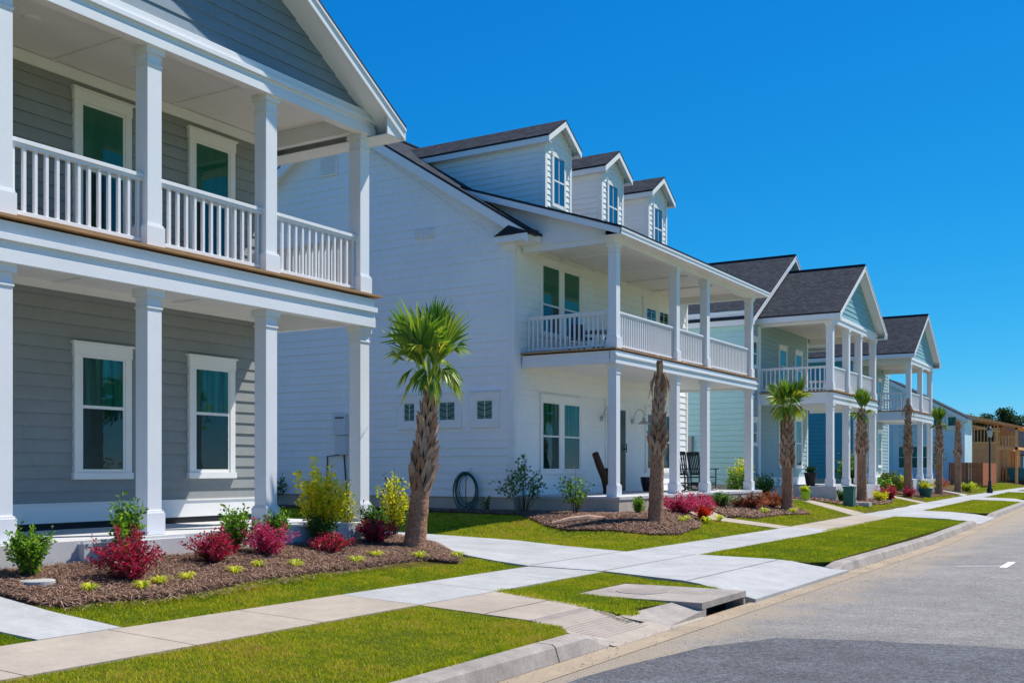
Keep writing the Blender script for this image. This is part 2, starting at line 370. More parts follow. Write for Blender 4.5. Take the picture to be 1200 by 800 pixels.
# kerbs on this side
def kerb(name, y0, y1, t0=0, t1=0):
    m = MB(); ys = sorted(set([y0, y1]+[y0+t0, y1-t1]+[y for y in np.arange(math.ceil(y0), y1, 1.5) if y0 < y < y1]+[y0+.5*t0, y1-.5*t1]))
    def sec(y):
        k = 1
        if t0 and y < y0+t0: k = (y-y0)/t0
        if t1 and y > y1-t1: k = min(k, (y1-y)/t1)
        k = sm(k); zt = -.125+.13*k; s = S(y); w = 0
        return [(-4.66+s-.12*(1-k), y, -.2), (-4.66+s-.12*(1-k), y, zt+.004), (-4.50+s+w, y, zt+.004), (-4.465+s+w, y, zt-.022*k), (-4.425+s, y, -.138), (-4.425+s, y, -.2)]
    pr = [sec(y) for y in ys]
    for a, b in zip(pr, pr[1:]):
        for i in range(5): m.face([a[i], a[i+1], b[i+1], b[i]])
    m.face(pr[0]); m.face(pr[-1][::-1])
    return tag(m.build(name, 'kerbmat'), kind='structure')
kerb('kerb', -14, 2.0); kerb('kerb', 2.01, 5.0); kerb('kerb', 5.01, 7.98); kerb('kerb', 8.0, 9.2, 0, .6)
kerb('kerb', 17.1, 20.0, .5, 0)
for a in range(20, 32, 3): kerb('kerb', a+.01, a+3)
kerb('kerb', 32.01, 34.4, 0, .8)
kerb('kerb', 39.3, 42, .8, 0)
for a in range(42, 54, 4): kerb('kerb', a+.01, a+4)
kerb('kerb', 54.01, 55.6, 0, .8); kerb('kerb', 59.5, 75, .8, .8); kerb('kerb', 78, 110, .8, .8); kerb('kerb', 114, 200, .8, 0)
# apron zones: surfaces that fall into the gutter
def apron(x, y):
    x2 = x-S(y); z = zp(x, y)
    return z if x2 < -5.3 else z+(-.146-z)*min(1, (x2+5.3)/1.0)
# yard base (soil under the lawns)
yd = MB(); sheet(yd, [(-24, 11), (-5.7, 11), (-5.7, 24), (-24, 24)], off=-.012, skirt=0, cell=.3)
sheet(yd, [(-60, -16), (-5.7, -16), (-5.7, 11), (-60, 11)], off=-.012, skirt=0, cell=1.5); sheet(yd, [(-60, 11), (-24, 11), (-24, 24), (-60, 24)], off=-.012, skirt=0, cell=1.5)
sheet(yd, [(-60, 24), (-5.7, 24), (-5.7, 25), (-5.7+S(75), 75), (-5.7+S(75), 200), (-60, 200)], off=-.012, skirt=0, cell=1.0)
tag(yd.build('lawn', 'soil'), kind='structure')
SIDE = []
def seg(x, y): return (x+S(y), y)
STRIPS = {'A': [(-6.76, -14), (-4.67, -14), (-4.67, 8.6), (-4.95, 8.96), (-6.76, 9.15)],
          'B': [(-6.72, 10.72), (-4.98, 10.26), (-4.78, 11.18), (-6.0, 11.22), (-6.0, 12.6), (-4.72, 12.66), (-4.9, 12.9), (-6.76, 13.42)],
          'C': [(-6.76, 17.0), (-4.95, 17.24), (-4.72, 17.6), seg(-4.67, 33.6), seg(-6.76, 34.0)],
          'D': [seg(-6.76, 39.4), seg(-4.67, 39.9), seg(-4.67, 54.6), seg(-6.76, 54.8)],
          'E': [seg(-6.76, 60), seg(-4.67, 60), seg(-4.67, 75), seg(-6.76, 75)],
          'F': [seg(-6.76, 79), seg(-4.67, 79), seg(-4.67, 109), seg(-6.76, 109)]}
for k, p in STRIPS.items():
    m = MB(); sheet(m, p, off=-.004, skirt=.14, mi=0, mskirt=0); tag(m.build('verge_lawn', ['soil', 'dirtedge']), kind='structure')
# sidewalk panels
old = MB(); new = MB(); y = -12.25
while y < 110:
    L = 1.53 if y < 40 else 3.06; a, b = y+.006, y+L-.006
    poly = [seg(-7.86, a), seg(-6.77, a), seg(-6.77, b), seg(-7.86, b)]
    (old if y+L < 9.4 or 26 < y < 33 else new)
    sheet(old if y+L < 9.4 or 26 < y < 33 else new, poly, off=.012, skirt=.05)
    y += L
jb = MB(); sheet(jb, [(-7.84, -12), (-6.79, -12), (-6.79, 25), seg(-6.79, 110), seg(-7.84, 110), (-7.84, 25)], off=-.004, skirt=0)
tag(jb.build('pavement_joint', 'dirtedge'), kind='structure')
tag(old.build('pavement', 'concold'), kind='structure'); tag(new.build('pavement', 'concnew'), kind='structure')
# house 1 walk, ramp walk, driveway and the other walks
WALK1 = [(-7.875, 5.44), (-7.875, 6.27), (-8.57, 6.07), (-10.15, 5.85), (-10.15, 4.75), (-8.2, 5.34)]
DRIVE = [(-4.35, 12.85), (-4.35, 17.35), (-4.9, 17.2), (-6.77, 16.95), (-7.86, 16.45), (-9.18, 16.8), (-10.62, 17.4), (-14.4, 17.9), (-22, 18), (-22, 15.2), (-13, 15.1), (-11, 15.05), (-10.2, 14.2), (-9.6, 13.5), (-9.1, 13.1), (-8.7, 12.99), (-8.3, 13.1), (-7.875, 13.28), (-6.77, 13.5), (-4.8, 13.05)]
RAMP = [(-6.765, 9.17), (-4.98, 9.0), (-4.98, 10.22), (-6.765, 10.7)]
m = MB(); sheet(m, WALK1, off=.014, skirt=.05); tag(m.build('path', 'concnew'), kind='structure')
m = MB(); sheet(m, RAMP, off=.008, skirt=.05, zf=apron, cell=.3); tag(m.build('ramp_walk', 'concold'), kind='structure')
m = MB(); sheet(m, [(-4.97, 8.98), (-4.35, 8.95), (-4.35, 11.2), (-4.66, 11.18), (-4.66, 10.12), (-4.97, 10.22)], off=.006, skirt=.05, zf=apron, cell=.3); tag(m.build('ramp_walk', 'concold'), kind='structure')
m = MB()
for k in range(16):
    xx = -5.35+k*.05
    m.hexa([(xx, 9.06, apron(xx, 9.1)+.002), (xx+.03, 9.06, apron(xx+.03, 9.1)+.002), (xx+.03, 10.15, apron(xx+.03, 10)+.002), (xx, 10.15, apron(xx, 10)+.002),
            (xx+.006, 9.07, apron(xx, 9.1)+.009), (xx+.024, 9.07, apron(xx+.03, 9.1)+.009), (xx+.024, 10.14, apron(xx+.03, 10)+.009), (xx+.006, 10.14, apron(xx, 10)+.009)])
tag(m.build('tactile_paving', 'tactile'), kind='structure')
m = MB(); sheet(m, DRIVE, off=.022, skirt=.08, zf=lambda x, y: max(apron(x, y), -.118), cell=.3); tag(m.build('driveway', 'concnew'), kind='structure')
def walkm(name, poly, mt='concnew', zf=None, off=.018): m = MB(); sheet(m, poly, off=off, skirt=.08, zf=zf); return tag(m.build(name, mt), kind='structure')
walkm('path', [seg(-7.87, 24.9), seg(-7.87, 25.9), (-9.2, 25.0), (-10.6, 26.9), (-11.2, 26.9), (-11.0, 25.6), (-9.3, 23.9)], 'concold')
walkm('path', [seg(-6.9, 34.0), seg(-6.9, 39.4), seg(-4.4, 39.2), seg(-4.4, 34.3)], 'concnew', apron)
walkm('path', [seg(-7.87, 33.2), seg(-7.87, 35.0), (-11, 37.2), (-11, 36.2)], 'concold')
walkm('path', [seg(-7.87, 46.5), seg(-7.87, 48), (-12, 50), (-12, 49)], 'concold')
walkm('path', [seg(-6.9, 54.8), seg(-6.9, 60), seg(-4.4, 59.5), seg(-4.4, 55.5)], 'concnew', apron)
walkm('path', [seg(-7.87, 61), seg(-7.87, 63.5), (-14, 66), (-14, 64)], 'concnew')
walkm('path', [seg(-6.9, 75), seg(-6.9, 79), seg(-4.4, 78.5), seg(-4.4, 75.5)], 'concnew', apron)
# driveway expansion joints (thin real grooves filled with dark joint strip)
m = MB()
for (xa, ya, xb, yb) in [(-6.77, 13.52, -6.77, 16.93), (-7.87, 13.34, -7.87, 16.43), (-5.4, 13.2, -5.4, 17.1)]:
    n_ = 8
    for i in range(n_):
        y0 = ya+(yb-ya)*i/n_; y1 = ya+(yb-ya)*(i+1)/n_
        m.face([(xa-.006, y0, apron(xa, y0)+.026), (xa+.006, y0, apron(xa, y0)+.026), (xa+.006, y1, apron(xa, y1)+.026), (xa-.006, y1, apron(xa, y1)+.026)])
for xw in (-5.9,):
    m.face([(xw-.005, 9.1, apron(xw, 9.1)+.012), (xw+.005, 9.1, apron(xw, 9.1)+.012), (xw+.005, 10.45, apron(xw, 10.4)+.012), (xw-.005, 10.45, apron(xw, 10.4)+.012)])
tag(m.build('pavement_joint', 'dirtedge'), kind='structure')
# mulch beds
BED1 = [(-10.2, -2), (-9.6, 4.4), (-9.6, 5.98), (-8.8, 6.1), (-8.66, 6.3), (-8.72, 6.63), (-8.58, 7.41), (-8.67, 8.21), (-8.8, 8.82), (-8.8, 10.4), (-8.83, 12.0), (-8.47, 12.35), (-8.72, 12.78), (-9.08, 13.0), (-9.58, 13.42), (-10.18, 14.12), (-11, 14.95), (-12.2, 14.9), (-12.2, 12.9), (-10.1, 12.9), (-10.1, 6), (-10.3, 4)]
BED2 = [(-22, 22.1), (-22, 21.2), (-16.6, 21.2), (-12.6, 20.9), (-11.2, 19.6), (-10.4, 19.2), (-9.6, 19.6), (-8.8, 19.7), (-8.45, 20.2), (-8.7, 22.0), (-9.2, 23.3), (-10.9, 25.6), (-10.95, 22.4), (-13.6, 22.3)]
BED2B = [(-9.35, 25.3), (-8.9, 26.4), (-9.0, 29), (-8.75, 30.6), (-9.2, 31.6), (-10.5, 32.6), (-13, 33.4), (-13.2, 32.7), (-10.9, 32.4), (-10.9, 27), (-10.2, 26.5)]
BED3 = [(-11.5, 36.3), (-10.0, 36.9), (-9.2, 38), (-9.1, 42.5), (-9.6, 45.5), (-13, 46), (-10.1, 45.3), (-10.1, 38.5), (-12.8, 38.2)]
BED4 = [(-12, 51), (-9.6, 52), (-9.6, 62), (-10.7, 63), (-10.8, 54), (-13, 54)]
BED5 = [(-12, 65), (-10, 64.8), (-10, 70), (-12.5, 74)]
for b in (BED1, BED2, BED2B, BED3, BED4, BED5):
    m = MB(); sheet(m, b, off=.03, skirt=.05, cell=.35); tag(m.build('mulch_bed', 'mulch'), kind='structure')
# lawn base tint far away
# ------------------------------------------------------------------ grass blades and straw
EXCL = [WALK1, DRIVE, BED1, BED2, BED2B, BED3, [(-7.87, -14), (-6.75, -14), (-6.75, 25), (-7.87, 25)]]
def scatter(poly, dens, excl):
    xs = [p[0] for p in poly]; ys = [p[1] for p in poly]; A = (max(xs)-min(xs))*(max(ys)-min(ys))
    P = RNG.random((int(A*dens), 2))*[max(xs)-min(xs), max(ys)-min(ys)]+[min(xs), min(ys)]
    k = inpoly(P, poly)
    for e in excl: k &= ~inpoly(P, e)
    return P[k]
def lens(P):    # keep what the near camera could see (with margin)
    th = R(YAW); d = -P[:, 0]*math.sin(th)+P[:, 1]*math.cos(th); r = P[:, 0]*math.cos(th)+P[:, 1]*math.sin(th)
    return P[(d > 2) & (np.abs(r) < .62*d+1.5)]
def vnoise(P, s, seed=0):
    a = np.sin(P[:, 0]*s*1.7+seed)+np.sin(P[:, 1]*s*2.1+seed*1.3+1)+np.sin((P[:, 0]+P[:, 1])*s*1.1+2)+np.sin((P[:, 0]-P[:, 1])*s*2.9+seed)
    return a/4
def blades(name, specs):
    Vs = []; Fs = []; Ms = []; off = 0
    for sp_ in specs:
        poly, dens, hgt, wid = sp_[:4]; bias = sp_[4] if len(sp_) > 4 else 0
        P = lens(scatter(poly, dens, EXCL)); n = len(P)
        if not n: continue
        z = zpv(P)-.008; a = RNG.random(n)*2*math.pi; nz = vnoise(P, 1.5)+.7*vnoise(P, 5, 3)+.7*vnoise(P, 13, 7)
        h = hgt*(.6+.7*RNG.random(n))*(1+.25*nz); wv = wid*(.7+.6*RNG.random(n)); ln = hgt*(.2+.8*RNG.random(n)); b = RNG.random(n)*2*math.pi
        c = np.stack([P[:, 0], P[:, 1], z], 1); dx = np.stack([np.cos(a), np.sin(a), 0*a], 1)*wv[:, None]/2
        tip = c+np.stack([np.cos(b)*ln, np.sin(b)*ln, h], 1)
        V = np.concatenate([c-dx, c+dx, tip], 1).reshape(-1, 3)
        Fs.append(np.arange(3*n).reshape(-1, 3)+off); off += 3*n; Vs.append(V)
        r = RNG.random(n)+nz*.42+bias
        r = np.where(r < .30, 4, np.where(r < .5, 1, np.where(r < .85, 0, np.where(r < 1.08, 2, 3))))
        Ms.append(r)
    o = npmesh(name, np.concatenate(Vs), np.concatenate(Fs), np.concatenate(Ms), ['blade%d' % i for i in range(5)])
    return tag(o, 'short mown yellow green grass blades of the lawns and verges', 'grass', kind='stuff')
GR1 = [(-8.9, 2), (-7.87, 2), (-7.87, 13.28), (-8.3, 13.1), (-8.7, 12.98), (-8.4, 12.4), (-8.9, 9), (-8.9, 6.1)]
GR1B = [(-10.1, 2), (-7.87, 2), (-7.87, 5.44), (-8.2, 5.34), (-10.1, 4.7)]
GR2 = [(-22, 17.9), (-14.4, 17.9), (-10.62, 17.4), (-9.18, 16.8), (-7.87, 16.45), (-7.87, 24.9), (-9.3, 24), (-9.2, 23), (-22, 22)]
GR2B = [seg(-7.87, 25.9), seg(-7.87, 33.2), (-10.4, 35.9), (-13, 34), (-9, 25.2)]
GR3 = [seg(-7.87, 35), seg(-7.87, 46.5), (-12, 49), (-12, 46), (-9.2, 42), (-9.2, 38), (-11, 37.2)]
blades('grass', [(STRIPS['A'], 8000, .027, .007, .13), (STRIPS['B'], 7500, .030, .008), (GR1, 7500, .028, .008, .05), (GR1B, 5000, .034, .009),
                 ([(-4.75, 1), (-4.66, 1), (-4.66, 8.3), (-4.75, 8.4)], 9000, .05, .007), ([(-6.80, 10.65), (-4.7, 10.0), (-4.7, 10.25), (-6.7, 10.9)], 5000, .05, .009),
                 (STRIPS['C'], 3000, .032, .013, -.12), (GR2, 2200, .033, .014, .08), (GR2B, 1000, .035, .02), (STRIPS['D'], 700, .038, .03), (GR3, 600, .038, .03),
                 ([seg(-7.87, 48), seg(-7.87, 61), (-11.5, 63), (-9.6, 52)], 350, .04, .04), (STRIPS['E'], 350, .04, .04), ([(-12, 66), seg(-7.87, 63.5), seg(-7.87, 95), (-12, 95)], 120, .05, .06), (STRIPS['F'], 120, .05, .06)])
def straw(name, specs):
    Vs = []; Fs = []; Ms = []; off = 0
    for poly, dens, L, wid in specs:
        P = lens(scatter(poly, dens, [WALK1])); n = len(P); z = zpv(P)+.03+RNG.random(n)*.025
        a = RNG.random(n)*2*math.pi; ll = L*(.5+RNG.random(n)); t = (RNG.random(n)-.4)*.5
        c = np.stack([P[:, 0], P[:, 1], z], 1); d = np.stack([np.cos(a), np.sin(a), t], 1)*ll[:, None]/2; s = np.stack([-np.sin(a), np.cos(a), 0*a], 1)*wid/2
        mid = c+np.stack([0*a, 0*a, .012*RNG.random(n)+.004], 1)
        V = np.stack([c-d-s, c-d+s, mid+s, mid-s, c+d+s*.4, c+d-s*.4], 1).reshape(-1, 3)
        i = np.arange(n)[:, None]*6+off; Fs += [i+np.array([[0, 1, 2, 3]]), i+np.array([[3, 2, 4, 5]])]; off += 6*n; Vs.append(V)
        r = RNG.random(n)+.2*vnoise(P, 2.5, 5); mi = np.where(r < .3, 0, np.where(r < .58, 1, np.where(r < .7, 2, np.where(r < .84, 3, 4)))); Ms += [mi, mi]
    o = npmesh(name, np.concatenate(Vs), np.concatenate(Fs), np.concatenate(Ms), ['straw%d' % i for i in range(5)])
    return tag(o, 'brown pine straw mulch strewn over the planting beds', 'mulch', kind='stuff')
straw('pine_straw', [([(-8.95, 6.0), (-8.5, 6.15), (-8.3, 7.4), (-8.45, 8.8), (-8.55, 10.4), (-8.6, 12.0), (-8.3, 12.5), (-8.9, 12.0), (-8.9, 8.8), (-8.75, 7.4)], 500, .12, .006), (BED1, 3600, .13, .006), (BED2, 1100, .14, .011), (BED2B, 500, .15, .02), (BED3, 250, .18, .03)])

# ------------------------------------------------------------------ house parts
FR = lambda X: ((X, 0), (0, 1), (1, 0))        # facing +X ; u = y
FS = lambda Y: ((0, Y), (1, 0), (0, -1))       # facing -Y ; u = x
FB = lambda Y: ((0, Y), (1, 0), (0, 1))        # facing +Y ; u = x
def siding(mb, F, z0, z1, ext, pitch=.165, mi=0, out=.021):
    o, u, n = F
    P = lambda a, b, z: (o[0]+u[0]*a+n[0]*b, o[1]+u[1]*a+n[1]*b, z)
    z = z0
    while z < z1-1e-4:
        zt = min(z+pitch, z1); e0 = ext(z); e1 = ext(zt)
        if e0[1]-e0[0] <= .01: break
        L = e0[1]-e0[0]; cuts = [0]; q = random.uniform(.8, 3.6)
        while q < L-.4: cuts.append(q); q += 3.66
        cuts.append(L)
        for a, b in zip(cuts, cuts[1:]):
            j = random.uniform(-.0015, .0025); fa, fb_ = a/L, b/L; g_ = .0015 if b < L else 0
            t0, t1 = e1[0]+(e1[1]-e1[0])*fa, e1[0]+(e1[1]-e1[0])*fb_
            mb.face([P(e0[0]+a, out+j, z+j), P(e0[0]+b-g_, out+j, z+j), P(t1-g_, .003, zt), P(t0, .003, zt)], mi)
            mb.face([P(e0[0]+a, 0, z+j), P(e0[0]+b-g_, 0, z+j), P(e0[0]+b-g_, out+j, z+j), P(e0[0]+a, out+j, z+j)], mi)
        z = zt
def const(a, b): return lambda z: (a, b)
def window(parent, F, u0, u1, z0, z1, panes=1, bars=True, casing=.10, head=.16, sill=True, blind=None, lead=False, sash_h=.5, glassm='glass', gap=.10):
    """u0..u1,z0..z1 = glass opening incl. sashes; casing boards around"""
    m = MB(); c = casing
    m.fbox(F, u0-c, u0, 0, .058, z0, z1); m.fbox(F, u1, u1+c, 0, .058, z0, z1)
    m.fbox(F, u0-c-.01, u1+c+.01, 0, .064, z1, z1+head); m.fbox(F, u0-c-.035, u1+c+.035, 0, .088, z1+head, z1+head+.025)
    if sill: m.fbox(F, u0-c-.02, u1+c+.02, 0, .072, z0-.09, z0-.002)
    else: m.fbox(F, u0-c, u1+c, 0, .058, z0-c, z0)
    W = (u1-u0-gap*(panes-1))/panes
    for i in range(1, panes):
        a = u0+i*W+(i-1)*gap; m.fbox(F, a, a+gap, 0, .056, z0, z1)
    w_ = m.build('window', 'trim', parent)
    s = MB(); p = MB(); b = MB(); k = MB()
    for i in range(panes):
        a = u0+i*(W+gap); e = a+W; t = .035; zm = z0+(z1-z0)*sash_h
        s.fbox(F, a, a+t, .028, .048, z0, z1); s.fbox(F, e-t, e, .028, .048, z0, z1)
        s.fbox(F, a+t, e-t, .028, .048, z0, z0+t*1.3); s.fbox(F, a+t, e-t, .028, .048, z1-t, z1)
        if bars: s.fbox(F, a+t, e-t, .028, .050, zm-t*.6, zm+t*.6)
        if lead:
            s.fbox(F, (a+e)/2-.008, (a+e)/2+.008, .034, .046, z0+t, z1-t)
            o, u, n = F; cx = (a+e)/2
            for zz in (z0+.33*(z1-z0), z0+.62*(z1-z0), z0+.85*(z1-z0)):
                for q in range(6):
                    f0 = -1+q/3; f1 = -1+(q+1)/3
                    uu0 = cx+f0*W*.42; uu1 = cx+f1*W*.42; za = zz-.07*math.cos(f0*1.5); zb = zz-.07*math.cos(f1*1.5)
                    s.beam((o[0]+u[0]*uu0+n[0]*.041, o[1]+u[1]*uu0+n[1]*.041, za), (o[0]+u[0]*uu1+n[0]*.041, o[1]+u[1]*uu1+n[1]*.041, zb), .008, .018, 1)
        o, u, n = F; P = lambda q, z, d=.037: (o[0]+u[0]*q+n[0]*d, o[1]+u[1]*q+n[1]*d, z)
        p.face([P(a+t, z0+t), P(e-t, z0+t), P(e-t, z1-t), P(a+t, z1-t)])
        k.face([P(a, zm, .0265), P(e, zm, .0265), P(e, z1, .0265), P(a, z1, .0265)], 0); k.face([P(a, z0, .0265), P(e, z0, .0265), P(e, zm, .0265), P(a, zm, .0265)], 1)
        if blind:
            bz0 = blind if isinstance(blind, float) else zm; z = z1-t
            while z > bz0:
                b.face([P(a+t, z-.045, .0285), P(e-t, z-.045, .0285), P(e-t, z, .0325), P(a+t, z, .0325)], 0); z -= .052
    s.build('sash', ['trim', 'interiordark'] if lead else 'trim', w_)
    p.build('pane', glassm, w_); k.build('backing', ['leadglass', 'leadglass'] if lead else ['curtainreflect', 'interiordark'], w_)
    if b.f: b.build('blind', 'blind', w_)
    return w_
def column(parent, cx, cy, z0, z1, w=.21, label=None):
    m = MB(); h = w/2
    m.box(cx-h, cx+h, cy-h, cy+h, z0, z1-.10)
    m.box(cx-h-.03, cx+h+.03, cy-h-.03, cy+h+.03, z0, z0+.26); m.box(cx-h-.018, cx+h+.018, cy-h-.018, cy+h+.018, z0+.26, z0+.285)
    m.box(cx-h-.012, cx+h+.012, cy-h-.012, cy+h+.012, z1-.24, z1-.215)
    m.box(cx-h-.03, cx+h+.03, cy-h-.03, cy+h+.03, z1-.10, z1-.002)
    return m.build('column', 'white', parent)
def railing(parent, ax, c, a, b, z, sp=.118, h=.90):
    m = MB()
    def bx(u0, u1, n0, n1, z0, z1):
        if ax == 'y': m.box(c+n0, c+n1, u0, u1, z0, z1)
        else: m.box(u0, u1, c+n0, c+n1, z0, z1)
    bx(a, b, -.045, .045, z+h-.045, z+h); bx(a, b, -.03, .03, z+h-.085, z+h-.047); bx(a, b, -.03, .03, z+.07, z+.115)
    n = max(2, round((b-a)/sp)); st = (b-a)/n
    for i in range(n):
        u = a+st*(i+.5); bx(u-.019, u+.019, -.019, .019, z+.115, z+h-.085)
    return m.build('railing', 'white', parent)
def gable_roof_x(parent, X0, X1, Y0, half, ze, sl, fascia=.17, name='roof', overh=.3, left=True):
    """ridge along X, front at X0 (larger), back X1; ze = top surface height at eaves"""
    m = MB(); zr = ze+sl*half
    for s in ((1, -1) if left else (1,)):
        ye = Y0+s*half
        m.rslab((X0, ye, ze), (X1, ye, ze), (X1, Y0, zr), (X0, Y0, zr), .05)
        # rake board and thin moulding, soffit
        for d0, d1, t0, t1 in ((X0-.035, X0-.005, .052, .052+fascia), (X0-.004, X0+.012, .052, .09)):
            m.prism([(ye-s*.01, ze-t0), (Y0, zr-t0), (Y0, zr-t1), (ye-s*.01, ze-t1)], 'x', d0, d1, 2)
        m.face([(X0-.035, ye-s*.02, ze-.16), (X0-.035, Y0, zr-.16), (X1, Y0, zr-.16), (X1, ye-s*.02, ze-.16)], 2)
        y2 = ye-s*.012
        m.box(X0-.036, X1, min(y2, y2-s*.025), max(y2, y2-s*.025), ze-.052-fascia, ze-.058, 2)
        m.box(X0-.037, X1, min(ye-s*.04, ye-s*overh), max(ye-s*.04, ye-s*overh), ze-.05-fascia, ze-.04-fascia, 2)
        # boxed eave return at the front corner
        m.prism([(ye-s*.04, ze-.045-fascia), (ye-s*overh, ze-.045-fascia), (ye-s*overh, ze-.2+sl*overh)], 'x', X0-.034, X0-.05, 2)
    m.box(X0-.01, X1, Y0-.09, Y0+.09, zr-.02, zr+.022, 1)
    return m.build(name, ['shingle', 'drip', 'white'], parent)
def beam_front(mb, X, y0, y1, z0, z1, deck=True, mw=1):
    """front fascia assembly on plane X between y0 and y1, 0 white / 1 wood"""
    h = z1-z0
    mb.box(X-.14, X-.02, y0, y1, z0, z1-.02)
    mb.box(X-.02, X+.012, y0-.012, y1+.012, z0, z0+h*.30)
    mb.box(X-.02, X, y0, y1, z0+h*.30, z1-.02)
    mb.box(X-.02, X+.04, y0-.03, y1+.03, z0+h*.50, z0+h*.66)

GABLE = 'neighbouring two storey porch houses'
# ================================================================== HOUSE 1 (grey, left foreground)
h1 = empty('house'); tag(h1, 'grey lap-sided two storey house with white double porch in left foreground', 'house')
X1 = -12.3; YR = 12.62; YL = 4.75
m = MB(); siding(m, FR(X1), 1.05, 3.82, const(YL, YR), .168); siding(m, FR(X1), 4.16, 6.62, const(YL, YR), .168)
m.box(X1-.2, X1, YL, YR, .3, 7.2); m.build('front_wall', 'sidegrey', h1)
m = MB(); siding(m, FB(YR), .8, 7.2, const(-24, X1), .168); siding(m, FS(YL), .8, 7.2, const(-24, X1), .168)
m.box(-24, X1-.2, YL, YR, .3, 7.2); m.build('side_wall', 'sidegrey', h1)
m = MB(); m.box(X1, X1+.03, YL, YR, .81, 1.048); m.box(X1, X1+.045, YL, YR, 1.048, 1.068)
m.box(X1, X1+.03, YL, YR, 3.82, 3.93); m.box(X1, X1+.03, YL, YR, 6.62, 6.77)
m.box(X1-.12, X1+.032, YR-.12, YR+.03, .8, 7.0); m.box(X1, X1+.05, YL, YR, 4.14, 4.24)
m.build('trim_board', 'trim', h1)
m = MB(); m.box(-12.29, -10.16, YL-.2, YR+.1, .2, .722); m.box(-10.5, -10.05, 7.5, 9.0, .2, .69); m.build('porch_slab', 'slab', h1)
m = MB(); m.box(X1+.001, X1+.02, YL, YR, .724, .81); m.build('gap_strip', 'drip', h1)  # black strip filling the dark gap between skirt and slab
cys = [4.8, 6.745, 8.695, 10.655, 12.625]
CX = -10.45
for cy in cys:
    column(h1, CX, cy, .726, 3.66); column(h1, CX, cy, 4.14, 6.56)
m = MB(); beam_front(m, -10.275, YL-.15, 12.77, 3.65, 4.10)
m.box(X1+.03, -10.45, 12.40, 12.52, 3.66, 3.95); m.box(X1+.03, -10.45, YL-.1, YL+.05, 3.66, 3.95)
m.build('porch_beam', 'white', h1)
m = MB(); m.box(X1, -10.32, YL-.1, 12.52, 3.92, 3.95)
for yy in (6.745, 8.695, 10.655): m.box(X1+.03, -10.46, yy-.03, yy+.03, 3.902, 3.92)
m.build('porch_ceiling', 'trim', h1)
m = MB(); m.box(X1, -10.20, YL-.22, 12.72, 4.108, 4.138); m.box(-10.6, -10.20, 12.72, 12.88, 4.108, 4.138)
m.build('balcony_deck', 'deckwood', h1)
m = MB(); beam_front(m, -10.275, YL-.15, 12.77, 6.53, 6.90)
m.box(X1+.03, -10.45, 12.40, 12.52, 6.54, 6.8); m.box(X1+.03, -10.45, YL-.1, YL+.05, 6.54, 6.8); m.build('porch_beam', 'white', h1)
m = MB(); m.box(X1, -10.32, YL-.1, 12.72, 6.78, 6.82)
for yy in (6.745, 8.695, 10.655): m.box(X1+.03, -10.46, yy-.03, yy+.03, 6.765, 6.78)
m.build('porch_ceiling', 'trim', h1)
for a, b in zip(cys, cys[1:]): railing(h1, 'y', CX, a+.10, b-.10, 4.138, .132, .88)
railing(h1, 'x', 12.625, X1+.03, CX-.10, 4.138, .132, .88); railing(h1, 'x', 4.8, X1+.03, CX-.10, 4.138, .132, .88)
for (u0, u1) in ((9.09, 9.80), (11.03, 11.73)):
    window(h1, FR(X1), u0, u1, 1.46, 3.02, sash_h=.56, head=.15)
    window(h1, FR(X1), u0, u1, 4.62, 6.36, sash_h=.5, head=.15, blind=True)
window(h1, FR(X1), 5.6, 6.3, 1.46, 3.02, sash_h=.56, head=.15)
window(h1, FR(X1), 6.6, 7.3, 4.62, 6.36, sash_h=.5, head=.15, blind=True)
Y0_1 = 8.70; HALF1 = 4.37; ZE1 = 6.72; SL1 = .61
m = MB(); zf = lambda y: ZE1-.17+SL1*(HALF1-abs(y-Y0_1))
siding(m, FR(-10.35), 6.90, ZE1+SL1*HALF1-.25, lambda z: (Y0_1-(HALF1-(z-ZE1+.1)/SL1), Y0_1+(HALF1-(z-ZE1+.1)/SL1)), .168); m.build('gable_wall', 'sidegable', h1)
gable_roof_x(h1, -9.90, -24.4, Y0_1, HALF1, ZE1, SL1, overh=.42)

# ================================================================== HOUSE 2 (white, centre)
h2 = empty('house'); tag(h2, 'white two storey house with three roof dormers and stacked corner porches', 'house')
X2 = -13.5; Y2 = 22.1; Y2R = 33.0; XB = -24.5; XR = -19.0
m = MB(); siding(m, FR(X2), .87, 4.0, const(Y2, Y2R), .20); siding(m, FR(X2), 4.3, 6.96, const(Y2, Y2R), .20); m.box(X2-.2, X2, Y2+.02, Y2R-.02, .85, 7.0); m.build('front_wall', 'sidewhite', h2)
ZM0 = 7.16; SLM = .627; XE = -12.88
mz = lambda x: ZM0+SLM*min(XE-x, x-(2*XR-XE))          # main roof top surface
def ext2(z):
    t = max(0, (z-6.95)/SLM); return (max(XB, 2*XR-XE+t-.08), min(X2, XE-t-.18)) if z > 7.0 else (XB, X2)
m = MB(); siding(m, FS(Y2), .83, 10.8, ext2, .20); m.box(XB, X2-.2, Y2+.02, Y2R-.02, .85, 7.0)
siding(m, FB(Y2R), .83, 10.8, ext2, .20); m.prism([(XB, 7.0), (X2, 7.0), (XR, 10.75)], 'y', Y2+.02, Y2R-.02); m.build('side_wall', 'sidewhite', h2)
m = MB(); m.box(XB+.02, X2-.02, Y2+.03, Y2R-.03, 0, .85); m.build('foundation', 'stucco', h2)
m = MB(); m.box(X2-.13, X2+.03, Y2R-.1, Y2R+.03, .83, 6.95); m.build('corner_board', 'trim', h2); m = MB(); m.box(X2-.13, X2+.03, Y2-.03, Y2+.10, .83, 6.95)
